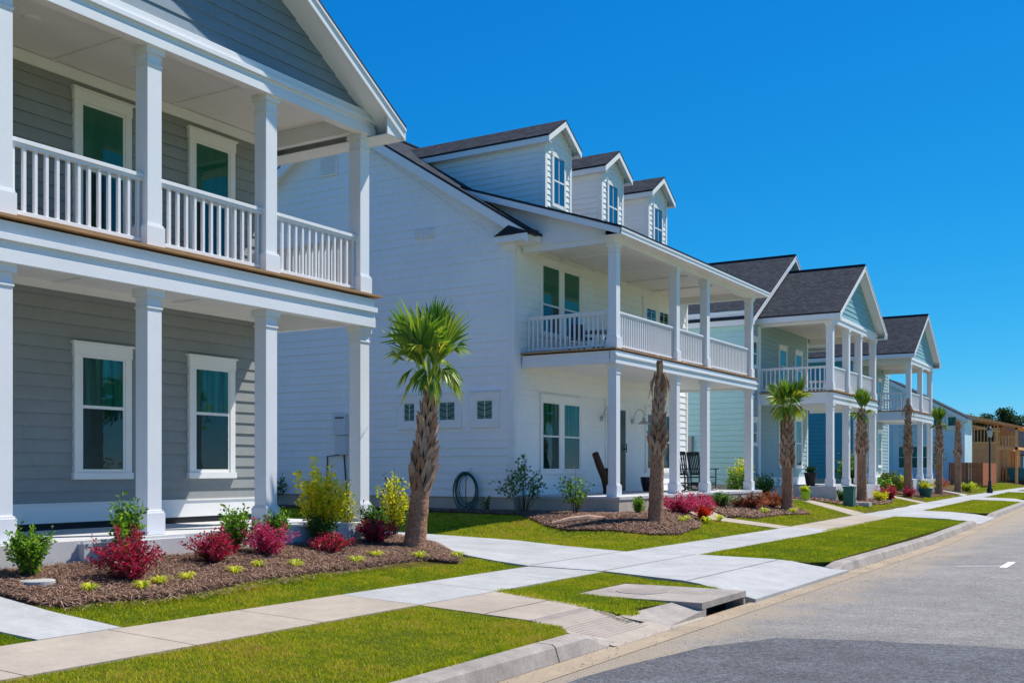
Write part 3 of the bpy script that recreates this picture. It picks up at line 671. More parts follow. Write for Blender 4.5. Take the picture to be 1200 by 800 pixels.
# rake board under the main roof on the side wall, and cornice return
for s in (1,):
    m.prism([(XE-.02, ZM0-.06), (XR, mz(XR)-.06), (XR, mz(XR)-.30), (XE-.02, ZM0-.30)], 'y', Y2-.33, Y2-.30)
    m.prism([(XB, mz(XB)-.06), (XR, mz(XR)-.06), (XR, mz(XR)-.30), (XB, mz(XB)-.30)], 'y', Y2-.33, Y2-.30)
    m.prism([(XE-.1, ZM0-.12), (XR, mz(XR)-.12), (XR, mz(XR)-.155), (XE-.1, ZM0-.155)], 'y', Y2-.30, Y2)
    m.prism([(XB, mz(XB)-.12), (XR, mz(XR)-.12), (XR, mz(XR)-.155), (XB, mz(XB)-.155)], 'y', Y2-.30, Y2)
    m.prism([(X2-.3, ZM0-.14), (XR, mz(XR)-.30), (XR, mz(XR)-.42), (X2-.3, ZM0-.26+.05)], 'y', Y2-.028, Y2-.001)
m.box(-13.85, -12.9, Y2-.31, Y2+.0, 6.95, 7.10); m.box(X2+.0, -12.9, Y2, Y2+.3, 6.95, 7.10)
m.box(-13.8, X2+.05, Y2-.05, Y2-.0, 6.80, 6.95)
m.build('trim_board', 'trim', h2)
m = MB()
m.rslab((XE, Y2-.33, ZM0), (XE, Y2R+.33, ZM0), (XR, Y2R+.33, mz(XR)), (XR, Y2-.33, mz(XR)), .055)
m.rslab((2*XR-XE, Y2R+.33, ZM0), (2*XR-XE, Y2-.33, ZM0), (XR, Y2-.33, mz(XR)), (XR, Y2R+.33, mz(XR)), .055)
m.box(XR-.1, XR+.1, Y2-.33, Y2R+.33, mz(XR)-.03, mz(XR)+.02, 1)
m.prism([(-13.86, 7.10), (-12.85, 7.10), (-12.95, 7.14), (-13.45, 7.33)], 'y', Y2-.34, Y2-.01, 1)
m.beam((-12.86, Y2-.35, 7.12), (-12.86, Y2+.02, 7.12), .1, .12, 1)
# porch roof: shallower shed laid over the lower part
PX1 = -15.05; PZ1 = ZM0+SLM*(XE-PX1)+.03; PX0 = -10.62; PZ0 = 7.06; PYL = 22.08; PYR = 32.72
m.rslab((PX0, PYL, PZ0), (PX0, PYR, PZ0), (PX1, PYR, PZ1), (PX1, PYL, PZ1), .055)
m.build('roof', ['shingle', 'drip', 'trim'], h2)
m = MB()
m.prism([(PX0-.02, PZ0-.06), (PX1, PZ1-.06), (PX1, PZ1-.22), (PX0-.02, PZ0-.20)], 'y', PYL+.005, PYL+.035)
m.prism([(PX0-.02, PZ0-.06), (PX1, PZ1-.06), (PX1, PZ1-.22), (PX0-.02, PZ0-.20)], 'y', PYR-.035, PYR-.005)
m.box(PX0-.035, PX0-.004, PYL+.005, PYR-.005, PZ0-.19, PZ0-.058); m.box(PX0-.004, PX0+.012, PYL+.005, PYR-.005, PZ0-.10, PZ0-.056)
m.box(-11.2, PX0-.035, PYL+.036, PYR-.036, PZ0-.19, PZ0-.175)
m.prism([(-10.97, 6.9), (-10.97, PZ0+.0), (PX1+.1, PZ1-.16), (-13.5, 6.9)], 'y', 22.42, 22.46)
m.build('porch_fascia', 'white', h2)
cy2 = [22.67, 26.27, 28.43, 32.12]; CX2 = -11.09
for cy in cy2: column(h2, CX2, cy, .868, 3.98); column(h2, CX2, cy, 4.33, 6.79)
m = MB(); m.box(-11.19, -10.96, 22.42, 32.4, 6.78, 7.05)
m.box(X2+.03, -11.19, 22.46, 22.62, 6.78, 7.05); m.box(X2+.03, -11.19, 32.05, 32.25, 6.78, 7.05)
beam_front(m, -10.93, 22.42, 32.38, 3.97, 4.29); m.box(X2+.03, -11.1, 22.44, 22.60, 3.98, 4.27); m.box(X2+.03, -11.1, 32.2, 32.37, 3.98, 4.27)
m.build('porch_beam', 'white', h2)
m = MB(); m.box(X2, -10.99, 22.43, 32.3, 4.05, 4.08); m.box(X2, -10.99, 22.43, 32.3, 6.98, 7.01)
for yy in (24.5, 26.27, 28.43, 30.3): m.box(X2+.03, -11.2, yy-.05, yy+.05, 6.94, 6.98)
m.build('porch_ceiling', 'trim', h2)
m = MB(); m.box(X2, -10.90, 22.36, 32.46, 4.302, 4.33); m.build('balcony_deck', 'deckwood', h2)
m = MB(); m.box(X2+.0, -10.82, 22.38, 32.5, .2, .865); m.build('porch_slab', 'stucco', h2)
m = MB(); m.box(X2+.0, -10.80, 22.36, 32.52, .80, .868); m.build('slab_edge', 'slab', h2)
for a, b in zip(cy2, cy2[1:]): railing(h2, 'y', CX2, a+.1, b-.1, 4.33, .125)
railing(h2, 'x', 22.67, X2+.03, CX2-.1, 4.33, .125); railing(h2, 'x', 32.12, X2+.03, CX2-.1, 4.33, .125)
F2 = FR(X2)
window(h2, F2, 23.42, 25.43, 4.95, 6.68, panes=2, gap=.22, blind=True, sash_h=.42)
window(h2, F2, 23.42, 25.43, 1.48, 3.22, panes=2, gap=.22)
window(h2, F2, 29.78, 31.5, 1.50, 3.2, panes=2, gap=.12)
# front door (seen edge on behind the corner column) and balcony french door
m = MB(); m.fbox(F2, 26.98, 28.32, 0, .05, .87, 3.42); m.fbox(F2, 26.9, 28.4, 0, .07, 3.42, 3.47)
d = m.build('front_door', 'trim', h2); m = MB(); m.fbox(F2, 27.1, 28.2, .05, .075, .9, 3.2); m.build('door_leaf', 'blackpaint', d)
m = MB(); m.tube([(X2+.14, 28.12, 2.0), (X2+.14, 28.12, 2.25)], .015, 6); m.tube([(X2+.07, 28.12, 2.1), (X2+.14, 28.12, 2.1)], .02, 6); m.build('door_handle', 'black', d)
m = MB(); m.fbox(F2, 29.5, 29.62, 0, .05, 4.33, 6.55); m.fbox(F2, 31.5, 31.62, 0, .05, 4.33, 6.55); m.fbox(F2, 29.48, 31.64, 0, .055, 6.55, 6.7)
d = m.build('balcony_door', 'trim', h2)
m = MB()
for a in (29.62, 30.57):
    m.fbox(F2, a, a+.13, .01, .05, 4.36, 6.55); m.fbox(F2, a+.80, a+.93, .01, .05, 4.36, 6.55); m.fbox(F2, a+.13, a+.80, .01, .05, 6.38, 6.55); m.fbox(F2, a+.13, a+.80, .01, .05, 4.36, 4.6)
    for q in range(1, 5): m.fbox(F2, a+.13, a+.80, .03, .045, 4.6+q*.356-.012, 4.6+q*.356+.012)
    m.fbox(F2, a+.455, a+.475, .03, .045, 4.6, 6.38)
m.build('door_leaf', 'trim', d)
m = MB(); m.fbox(F2, 29.75, 30.43, .018, .028, 4.6, 6.38); m.fbox(F2, 30.7, 31.38, .018, .028, 4.6, 6.38); m.build('pane', 'glass', d)
# side windows with leaded glass
for a, b in ((-16.80, -16.42), (-15.70, -15.17), (-14.56, -14.06)):
    window(h2, FS(Y2), a, b, 2.70, 3.22, bars=False, lead=True, sill=False, casing=.17, head=.17)
# louvred attic vent, wall vents, meter, faucet
m = MB(); m.box(-19.62, -19.02, Y2-.05, Y2-.016, 9.40, 10.1)
for q in range(8): m.hexa([(-19.56, Y2-.09, 9.46+q*.076), (-19.08, Y2-.09, 9.46+q*.076), (-19.08, Y2-.05, 9.46+q*.076), (-19.56, Y2-.05, 9.46+q*.076), (-19.56, Y2-.06, 9.52+q*.076), (-19.08, Y2-.06, 9.52+q*.076), (-19.08, Y2-.05, 9.52+q*.076), (-19.56, Y2-.05, 9.52+q*.076)])
m.build('attic_vent', 'trim', h2)
for a in (-16.42, -16.08):
    m = MB(); m.box(a, a+.24, Y2-.06, Y2-.012, 7.36, 7.60)
    for q in range(4): m.box(a+.02, a+.22, Y2-.085, Y2-.06, 7.385+q*.055, 7.40+q*.055)
    m.build('wall_vent', 'trim', h2)
m = MB(); m.box(-19.06, -18.64, Y2-.16, Y2-.01, 2.42, 2.98); m.box(-19.02, -18.66, Y2-.14, Y2-.01, 1.9, 2.40); m.box(-19.0, -18.7, Y2-.165, Y2-.16, 2.86, 2.9, 1)
m.tube([(-18.75, Y2-.08, 1.9), (-18.68, Y2-.07, 1.0), (-18.6, Y2-.06, .42)], .022, 6, 1); m.tube([(-18.9, Y2-.08, 1.9), (-19.35, Y2-.06, 1.86), (-19.38, Y2-.06, .9)], .018, 6, 1)
m.box(-19.75, -19.35, Y2-.2, Y2-.06, .9, 1.02, 1)
m.build('electric_meter', ['meterpaint', 'blackpaint'], h2)
m = MB(); m.box(-14.83, -14.72, Y2-.06, Y2-.012, 1.42, 1.56); m.tube([(-14.78, Y2-.06, 1.44), (-14.78, Y2-.16, 1.40)], .018, 6, 1); m.build('faucet', ['trim', 'black'], h2)
# wall lamps beside the door
for yy in (26.75, 28.75):
    m = MB(); x = X2+.02; zc = 3.02
    m.tube([(x, yy, zc-.1), (x+.04, yy, zc-.1)], .075, 12)
    arc = [(x+.04, yy, zc-.1), (x+.10, yy, zc+.12), (x+.20, yy, zc+.24), (x+.32, yy, zc+.22), (x+.38, yy, zc+.10), (x+.38, yy, zc-.02)]
    m.tube(arc, .014, 6); m.tube([(x+.38, yy, zc), (x+.38, yy, zc-.08), (x+.38, yy, zc-.13), (x+.38, yy, zc-.19)], [.045, .055, .13, .20], 16, 0)
    m.build('wall_lamp', 'zinc', h2)
# dormers
def dormer(Y0):
    fx = -13.38; hw = .68; ze = 9.86; sl = .66; hr = .88; zr = ze+sl*hr; x0 = fx+.24
    xr = XE-(zr-ZM0)/SLM-.1; xe = XE-(ze-ZM0)/SLM-.1
    m = MB(); siding(m, FR(fx), 7.85, zr-.2, lambda z: (Y0-min(hw, hr-(z-ze+.12)/sl), Y0+min(hw, hr-(z-ze+.12)/sl)), .15)
    for s in (-1, 1):
        F = FS(Y0-hw) if s < 0 else FB(Y0+hw)
        siding(m, F, 7.85, ze+.03, lambda z: (XE-(z-ZM0)/SLM-.3, fx), .15)
    m.box(fx-2.5, fx-.01, Y0-hw+.01, Y0+hw-.01, 7.6, ze+.03)
    dm = m.build('dormer', 'sidewhite', h2)
    m = MB()
    for s in (-1, 1):
        ye = Y0+s*hr
        m.rslab((x0, ye, ze), (xe, ye, ze), (xr, Y0, zr), (x0, Y0, zr), .045)
        m.prism([(ye-s*.01, ze-.047), (Y0, zr-.047), (Y0, zr-.20), (ye-s*.01, ze-.20)], 'x', x0-.03, x0-.005, 2)
        m.prism([(ye-s*.03, ze-.05), (Y0, zr-.05), (Y0, zr-.08), (ye-s*.03, ze-.08)], 'x', x0-.03, fx-.01, 2)
        m.box(x0-.03, xe, ye-s*.012, ye-s*.035, ze-.19, ze-.05, 2); m.box(x0-.03, xe, ye-s*.035, Y0+s*hw, ze-.185, ze-.17, 2)
    m.build('dormer_roof', ['shingle', 'drip', 'trim'], dm)
    m = MB()
    for s in (-1, 1): m.box(fx-.09, fx+.028, Y0+s*hw+s*.02, Y0+s*hw-s*.09, 7.85, ze+.05)
    F = FR(fx); u0, u1, z0, z1 = Y0-.27, Y0+.27, 8.28, 9.46
    m.fbox(F, u0-.09, u0, 0, .045, z0-.09, z1); m.fbox(F, u1, u1+.09, 0, .045, z0-.09, z1); m.fbox(F, u0-.09, u1+.09, 0, .05, z1, z1+.11); m.fbox(F, u0, u1, 0, .04, z0-.09, z0)
    m.fbox(F, Y0-.012, Y0+.012, .02, .034, z0, z1); m.fbox(F, u0, u1, .02, .036, z0+.56, z0+.6)
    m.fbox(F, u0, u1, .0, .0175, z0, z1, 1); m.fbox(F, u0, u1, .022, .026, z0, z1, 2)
    m.build('dormer_window', ['trim', 'skyreflect', 'glassblue'], dm)
for yy in (24.08, 27.22, 30.34): dormer(yy)

# ================================================================== HOUSE 3 and 4 (aqua / deep blue gables)
def house3(X, CXf, Ys, half, Y0, slab, deck0, deck, bm0, ze, sl, apexX, body, walls, label, main=True, rail_side=True):
    h = empty('house'); tag(h, label, 'house')
    m = MB(); siding(m, FR(X), slab+.28, 7.0, const(body[0], body[1]), .18); m.box(X-.2, X, body[0], body[1], .3, 7.0); m.build('front_wall', walls[1], h)
    m = MB(); siding(m, FS(body[0]), slab+.05, 7.3, const(-27, X), .2, out=.034); m.box(-27, X-.2, body[0]+.02, body[1], .3, 7.2); m.build('side_wall', walls[0], h)
    m = MB(); m.box(-27.02, X-.02, body[0]-.04, body[0]-.001, .2, slab+.04); m.build('foundation', 'stucco', h)
    m = MB(); m.box(X-.14, X+.03, body[0]-.03, body[0]+.11, slab, 7.0); m.box(X-.14, X+.03, body[1]-.1, body[1]+.03, slab, 7.0)
    m.box(-27, X-.14, body[0]-.03, body[0]-.001, 7.02, 7.28); m.box(X, X+.03, body[0]+.12, body[1]-.1, slab+.0, slab+.30)
    yl, yr = Ys[0]-.12, Ys[-1]+.12
    m.box(X, X+.06, yl-.12, yl+.14, slab, 6.8); m.build('trim_board', 'trim', h)
    for cy in Ys: column(h, CXf, cy, slab, deck0+.01, .24); column(h, CXf, cy, deck, bm0+.01, .24)
    F = CXf+.14
    m = MB(); beam_front(m, F, yl-.05, yr+.05, deck0, deck-.05); m.box(X+.03, F-.15, yl-.02, yl+.14, deck0, deck-.05); m.box(X+.03, F-.15, yr-.14, yr+.02, deck0, deck-.05)
    beam_front(m, F, yl-.05, yr+.05, bm0, bm0+.36); m.box(X+.03, F-.15, yl-.02, yl+.14, bm0, bm0+.34); m.box(X+.03, F-.15, yr-.14, yr+.02, bm0, bm0+.34); m.build('porch_beam', 'white', h)
    m = MB(); m.box(X, F-.02, yl, yr, deck0+.12, deck0+.15); m.box(X, F-.02, yl, yr, bm0+.25, bm0+.28); m.build('porch_ceiling', 'trim', h)
    m = MB(); m.box(X, F+.06, yl-.08, yr+.08, deck-.035, deck); m.build('balcony_deck', 'deckwood', h)
    m = MB(); m.box(X, F+.12, yl-.1, yr+.1, .2, slab); m.build('porch_slab', 'slab', h)
    for a, b in zip(Ys, Ys[1:]): railing(h, 'y', CXf, a+.12, b-.12, deck, .13)
    railing(h, 'x', Ys[0], X+.03, CXf-.12, deck, .16); railing(h, 'x', Ys[-1], X+.03, CXf-.12, deck, .16)
    m = MB(); siding(m, FR(F-.05), bm0+.36, ze+sl*half-.3, lambda z: (Y0-(half-(z-ze+.12)/sl), Y0+(half-(z-ze+.12)/sl)), .18); m.build('gable_wall', walls[2], h)
    gable_roof_x(h, apexX, X-3 if main else -27, Y0, half, ze, sl, fascia=.2, overh=.35)
    return h
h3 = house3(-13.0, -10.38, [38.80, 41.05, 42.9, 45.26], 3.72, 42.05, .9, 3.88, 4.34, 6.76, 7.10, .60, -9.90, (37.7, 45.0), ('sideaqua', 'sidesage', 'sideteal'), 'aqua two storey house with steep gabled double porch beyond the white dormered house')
# main roof with front gable
m = MB(); siding(m, FR(-13.03), 7.0, 10.0, lambda z: (42.7-(5.1-(z-6.95+.12)/.60), 42.7+(5.1-(z-6.95+.12)/.60)), .18); m.build('gable_wall', 'sideteal', h3)
gable_roof_x(h3, -12.78, -27, 42.7, 5.2, 7.0, .60, fascia=.2, overh=.25)
m = MB(); m.box(-27, -17, 45.0, 47.4, .3, 7.1); siding(m, FR(-17), 1.2, 7.0, const(45, 47.4), .18); m.build('rear_wall', 'sideteal', h3)
F3 = FR(-13.0)
window(h3, F3, 41.15, 41.98, 1.64, 3.5); window(h3, F3, 43.25, 44.05, 1.64, 3.5); window(h3, F3, 41.15, 41.98, 4.9, 6.2, blind=True); window(h3, F3, 43.25, 44.05, 4.9, 6.2, blind=True)
window(h3, F3, 38.02, 38.42, 2.45, 3.25, casing=.06); window(h3, F3, 38.02, 38.42, 5.3, 6.2, casing=.06)
m = MB(); m.box(-15.50, -15.15, 37.5, 37.68, 2.0, 2.75); m.tube([(-15.33, 37.6, 2.0), (-15.33, 37.6, .6)], .03, 6); m.tube([(-15.4, 37.49, 2.42), (-15.4, 37.45, 2.42)], .09, 12, 1); m.build('electric_meter', ['greymetal', 'zinc'], h3)
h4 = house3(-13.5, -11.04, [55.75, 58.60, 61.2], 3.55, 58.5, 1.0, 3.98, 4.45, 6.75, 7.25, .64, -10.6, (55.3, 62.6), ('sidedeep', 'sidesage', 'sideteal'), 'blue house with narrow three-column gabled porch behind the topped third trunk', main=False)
window(h4, FR(-13.5), 59.9, 60.7, 1.7, 3.5); window(h4, FR(-13.5), 59.9, 60.7, 4.9, 6.3); window(h4, FR(-13.5), 56.6, 57.4, 1.7, 3.5)

# ================================================================== HOUSE 5 pale, side-on
h5 = empty('house'); tag(h5, 'pale blue sided house with long side wall behind the brown fence', 'house')
m = MB()
XE5 = -12.1; ZE5 = 5.15; mz5 = lambda x: ZE5+.55*min(XE5-x, x-(2*-17.6-XE5))
siding(m, FS(82), .6, 8.0, out=.04, pitch=.26, ext= lambda z: (-24 if z < 5 else -35.2-XE5+(z-ZE5)/.55+.1, -12.45 if z < 5 else XE5-(z-ZE5)/.55-.15)); m.box(-24, -12.46, 82.02, 85.6, .3, 5.2); m.build('side_wall', 'sidepale', h5)
m = MB(); m.rslab((XE5, 81.6, ZE5), (XE5, 86.0, ZE5), (-17.6, 86.0, mz5(-17.6)), (-17.6, 81.6, mz5(-17.6)), .07); m.rslab((-23.1, 86.0, ZE5), (-23.1, 81.6, ZE5), (-17.6, 81.6, mz5(-17.6)), (-17.6, 86.0, mz5(-17.6)), .07)
m.prism([(XE5, ZE5-.08), (-17.6, mz5(-17.6)-.08), (-17.6, mz5(-17.6)-.4), (XE5, ZE5-.4)], 'y', 81.62, 81.68, 2); m.build('roof', ['shingle', 'drip', 'trim'], h5)
m = MB(); m.box(-17.3, -16.9, 81.9, 82.0, .6, 5.4)
m.box(-17.6, -12.4, 81.93, 81.98, 4.35, 4.5); m.box(-12.6, -12.4, 81.9, 82.0, .6, 4.4); m.build('trim_board', 'trim', h5)
for a in (-14.5, -13.55): window(h5, FS(81.955), a, a+.6, 4.6, 5.3, bars=False)
for a in (-17.0, -16.1, -15.3): window(h5, FS(81.955), a, a+.55, 4.8, 5.9); window(h5, FS(81.955), a, a+.55, 1.6, 3.2)
railing(h5, 'x', 81.4, -17.3, -14.9, 4.2-.2, .2)

# ================================================================== house under construction
hc = empty('house_under_construction'); tag(hc, 'unfinished timber framed house with bare sheathing beyond the fence', 'house')
m = MB(); m.box(-15.2, -12.5, 100, 100.1, .2, 3.75); m.box(-12.6, -12.5, 100, 112, .2, 3.6); m.build('sheathing', 'osb', hc)
m = MB()
for k in range(11): x = -15.2+k*.265; m.box(x, x+.06, 100, 100.09, 3.9, 5.3)
m.box(-15.3, -12.4, 99.98, 100.12, 3.75, 3.9); m.box(-15.3, -12.4, 99.98, 100.12, 4.95, 5.07)
for k in range(9): y = 100.4+k*1.3; m.box(-12.6, -12.5, y, y+.08, 3.6, 5.2)
for k in range(8): y = 100.6+k*1.5; m.box(-15.2, -15.1, y, y+.08, 3.7, 5.6)
m.box(-12.7, -10.9, 99.98, 100.1, 3.2, 3.42); m.box(-11.15, -10.95, 99.97, 100.12, .2, 5.2); m.box(-12.7, -12.45, 99.96, 100.13, .2, 5.1)
m.box(-11.15, -10.95, 110, 110.2, .2, 5.2); m.box(-11.15, -10.95, 99.97, 110, 4.9, 5.15); m.box(-11.15, -10.95, 99.97, 110, 3.2, 3.42)
for k in range(6): m.box(-12.4+k*.24, -12.33+k*.24, 99.99, 100.08, 3.42, 4.3)
m.box(-12.4, -11.1, 99.98, 100.1, 4.3, 4.36)
for k in range(6): m.box(-12.4+k*.26, -12.3+k*.26, 102.0, 102.1, .2, 3.2)
m.box(-12.4, -11.0, 102.0, 102.1, 1.6, 1.7); m.box(-11.75, -11.05, 102.2, 102.25, .2, 3.1)
for a, b in (((-15.4, 5.45), (-12.3, 4.75)), ((-15.4, 6.3), (-10.6, 5.05))): m.beam((a[0], 99.9, a[1]), (b[0], 99.9, b[1]), .08, .2)
m.build('frame', 'lumber', hc)
m = MB(); m.prism([(-15.6, 6.0), (-10.5, 5.0), (-10.5, 5.12), (-15.6, 6.45), (-18, 6.9), (-18, 6.4)], 'y', 99.7, 112); m.build('roof', 'osb', hc)
m = MB(); m.box(-15, -12.7, 104, 104.1, 3.6, 5.4); m.build('inner_wall', 'black', hc)
for i, (x, y, wd, rc, lab) in enumerate([(-14.2, 135, 9, 'shingle', 'grey roofed far house seen through the unfinished porch'), (-15.6, 150, 3.2, 'redroof', 'small distant house with reddish roof at the street end')]):
    h = empty('house'); tag(h, lab, 'house'); m = MB(); m.box(x-wd, x, y, y+10, .2, 3.4); m.build('wall', 'plaster' if i else 'sidegrey', h)
    m = MB(); m.rslab((x-wd-.3, y-.3, 3.2), (x+.3, y-.3, 3.2), (x+.3, y+5, 6.6), (x-wd-.3, y+5, 6.6), .1); m.rslab((x+.3, y+10.3, 3.2), (x-wd-.3, y+10.3, 3.2), (x-wd-.3, y+5, 6.6), (x+.3, y+5, 6.6), .1); m.prism([(y, 3.3), (y+10, 3.3), (y+5, 6.45)], 'x', x-.05, x-wd+.05, 2); m.build('roof', [rc, 'drip', 'plaster'], h)
# fence
fe = empty('wooden_fence'); tag(fe, 'brown stained board fence enclosing the unfinished house lot', 'fence')
m = MB(); x = -13.0
while x < -10.9: m.box(x, x+.13, 79.0, 79.03, .42, 1.98+random.uniform(-.01, .01)); x += .145
y = 79.05
while y < 86: m.box(-10.88, -10.85, y, y+.13, .40, 1.96+random.uniform(-.01, .01)); y += .145
m.build('boards', 'fencewood', fe)
m = MB()
for x in (-13.0, -11.9, -10.9): m.box(x, x+.09, 79.03, 79.12, .3, 2.0)
for z in (.7, 1.7): m.box(-13, -10.9, 79.03, 79.07, z, z+.08); m.box(-10.92, -10.88, 79.05, 86, z, z+.08)
m.build('posts', 'fencewood', fe)

# ------------------------------------------------------------------ plants
def zg(x, y): return zp(x, y)+.02
def leaves(P, D, size, n_mats, weights, asp=.45, droop=.2):
    """leaf quads at P along dir D (N,3)"""
    n = len(P); D = D/np.linalg.norm(D, axis=1)[:, None]
    r = RNG.normal(size=(n, 3)); s = np.cross(D, r); s /= np.linalg.norm(s, axis=1)[:, None]+1e-9
    L = size*(.6+.8*RNG.random(n))[:, None]; W = L*asp/2
    up = np.cross(s, D)
    mid = P+D*L*.5+up*L*.06; tip = P+D*L+np.array([[0, 0, -1]])*L*droop
    V = np.stack([P, mid-s*W, tip, mid+s*W], 1).reshape(-1, 3); Fc = np.arange(4*n).reshape(-1, 4)
    return V, Fc, RNG.choice(n_mats, n, p=weights)
def bush(name, label, x, y, rx, h, kind, stems=40, per=22, size=.05, asp=.5, weights=None, group=None, cat='shrub', base=.12, z=None, lean=.75, fill=.35, droop=.2):
    z0 = zg(x, y) if z is None else z
    root = empty(name, (x, y, z0)); tag(root, label, cat, group)
    cols = LEAF[kind]; nm = len(cols); wts = weights or [1/nm]*nm
    sm_ = MB(); Ps = []; Ds = []; per = int(per*1.35); stems = int(stems*1.25); size *= 1.06; h *= 1.06; rx *= 1.07
    for i in range(stems):
        a = random.uniform(0, 2*math.pi); t = math.sqrt(random.random())*lean; hh = h*(math.sqrt(max(0, 1-t*t*.75)))*random.uniform(.72, 1.06); rr = rx*t*random.uniform(.7, 1.25); hh *= random.choice((1, 1, 1, .8, 1.16)); hh *= 1+.14*math.sin(a*2+x*7)*t; rr *= 1+.16*math.cos(a*3+y*5)
        p0 = Vector((math.cos(a)*rx*.12*t, math.sin(a)*rx*.12*t, 0)); p3 = Vector((math.cos(a)*rr, math.sin(a)*rr, hh))
        p1 = p0.lerp(p3, .5)+Vector((random.uniform(-.05, .05), random.uniform(-.05, .05), .06*h))
        def q(t): return (p0*(1-t)**2+p1*2*t*(1-t)+p3*t*t)
        if i % 2 == 0: sm_.tube([q(0), q(.5), q(1)], [.006+.004*h, .005, .002], 4)
        for k in range(per):
            t = base+(1-base)*random.random()**.8; c = q(t); d = (q(min(1, t+.05))-q(t-.05)).normalized()
            ra = Vector(RNG.normal(size=3)); ra.normalize(); dd = d*.5+ra*.8+Vector((0, 0, .25))
            Ps.append(c+ra*size*fill); Ds.append(dd)
    V, Fc, mi = leaves(np.array(Ps), np.array(Ds), size, nm, wts, asp, droop)
    npmesh('foliage', V, Fc, mi, ['leaf_%s%d' % (kind, i) for i in range(nm)], root)
    sm_.build('stem', 'stem', root)
    return root
def tufty(name, label, x, y, r, h, kind, n=60, wid=.012, group=None, z=None, cat='plant'):
    """strap-leaved clump, one mesh"""
    z0 = zg(x, y) if z is None else z
    cols = LEAF[kind]; V = []; Fc = []; mi = []
    for i in range(n):
        a = random.uniform(0, 2*math.pi); rr = r*random.uniform(.35, 1.1); hh = h*random.uniform(.5, 1.1); w_ = wid*random.uniform(.7, 1.3)
        s = (-math.sin(a)*w_/2, math.cos(a)*w_/2); b = len(V); bx, by = math.cos(a)*r*.1, math.sin(a)*r*.1
        for t, zz, ww in ((0, 0, .8), (.35, .8, 1), (.7, 1, .8), (1, .65, .1)):
            px, py = bx+math.cos(a)*rr*t, by+math.sin(a)*rr*t
            V += [(px-s[0]*ww, py-s[1]*ww, hh*zz), (px+s[0]*ww, py+s[1]*ww, hh*zz)]
        for k in range(3): Fc.append((b+2*k, b+2*k+1, b+2*k+3, b+2*k+2)); mi.append(random.randrange(len(cols)) if k == 0 else mi[-1])
    o = npmesh(name, np.array(V), np.array(Fc), mi, ['leaf_%s%d' % (kind, i) for i in range(len(cols))]); o.location = (x, y, z0)
    return tag(o, label, cat, group)
for (zc, cs) in ((3.92, ((-11.35, 7.75), (-11.35, 11.6))), (6.78, ((-11.35, 7.75), (-11.35, 11.6)))):
    for (x, y) in cs:
        m = MB(); m.lathe((x, y, zc-.03), [(.09, 0), (.10, .012), (.10, .03)], 16); m.build('ceiling_light', 'trim', h1)
# front bed of the grey house
bush('shrub', 'round bright green shrub in front of the leftmost porch column', -9.75, 6.63, .30, .46, 'green', 46, 26, .045)
bush('shrub', 'tall green shrub behind the crimson bush below the first window', -9.92, 7.95, .28, .66, 'green', 40, 22, .055)
bush('loropetalum', 'largest crimson bush, nearest the round concrete cover', -9.22, 7.45, .36, .50, 'red', 70, 34, .034, weights=[.34, .33, .2, .13], lean=.95)
bush('shrub', 'green shrub just right of the second porch column base', -10.05, 9.72, .26, .50, 'green', 38, 22, .05)
bush('loropetalum', 'crimson bush between the second and third porch columns, left one', -9.6, 8.95, .36, .36, 'red', 60, 28, .034, weights=[.3, .42, .12, .16], lean=.95)
bush('loropetalum', 'magenta bush in front of the third porch column', -9.72, 9.95, .34, .42, 'pink', 60, 28, .034, lean=.95)
bush('shrub', 'small green shrub behind the magenta bush', -10.05, 10.45, .24, .46, 'green', 30, 20, .05)
bush('privet', 'large golden yellow shrub between the last two porch columns', -10.05, 11.35, .46, .95, 'yellow', 60, 34, .055, base=.35, weights=[.48, .20, .26, .06])
bush('shrub', 'dark green shrub at the foot of the golden yellow shrub', -9.95, 11.2, .28, .42, 'dark', 46, 24, .042)
bush('loropetalum', 'low crimson bush below the golden yellow shrub', -9.55, 10.95, .32, .26, 'red', 50, 26, .034, lean=.95)
bush('privet', 'golden yellow shrub around the corner porch column', -10.15, 13.1, .28, .86, 'yellow', 26, 28, .05, base=.25)
bush('privet', 'thin golden shrub left of the corner porch column', -10.3, 12.15, .16, .7, 'yellow', 14, 18, .05, base=.25)
bush('shrub', 'dark green shrub beneath the corner porch column', -9.98, 12.35, .24, .50, 'dark', 36, 20, .045)
bush('loropetalum', 'dark crimson bush beside the first palm', -9.8, 12.2, .33, .34, 'red', 56, 26, .036, weights=[.25, .5, .1, .15], lean=.95)
for i, (x, y, r, lab) in enumerate([(-9.0, 6.78, .12, 'pale yellow strap-leaf clump right of the round concrete cover'), (-8.86, 7.3, .13, 'yellow strap-leaf clump in front of the largest crimson bush'),
        (-9.02, 8.02, .14, 'bright yellow strap-leaf clump below the second shrub pair'), (-8.98, 7.62, .15, 'wide yellow green strap-leaf clump nearest the lawn edge'), (-9.05, 8.75, .13, 'green yellow strap-leaf clump below the magenta bush'),
        (-9.2, 9.25, .12, 'small green strap-leaf clump between magenta and low crimson bushes'), (-9.05, 9.75, .15, 'yellow strap-leaf clump below the low crimson bush'), (-8.95, 10.75, .16, 'yellow strap-leaf clump left of the palm shadow'),
        (-9.1, 11.35, .16, 'straw-tipped yellow strap-leaf clump before the first palm'), (-8.85, 12.0, .17, 'yellow strap-leaf clump right at the first palm foot'), (-8.62, 12.6, .14, 'last yellow strap-leaf clump at the bed tip')]):
    tufty('lily_clump', lab, x, y, r, .10, 'lily', 55, .011, group='yellow strap-leaf clumps along the front bed')
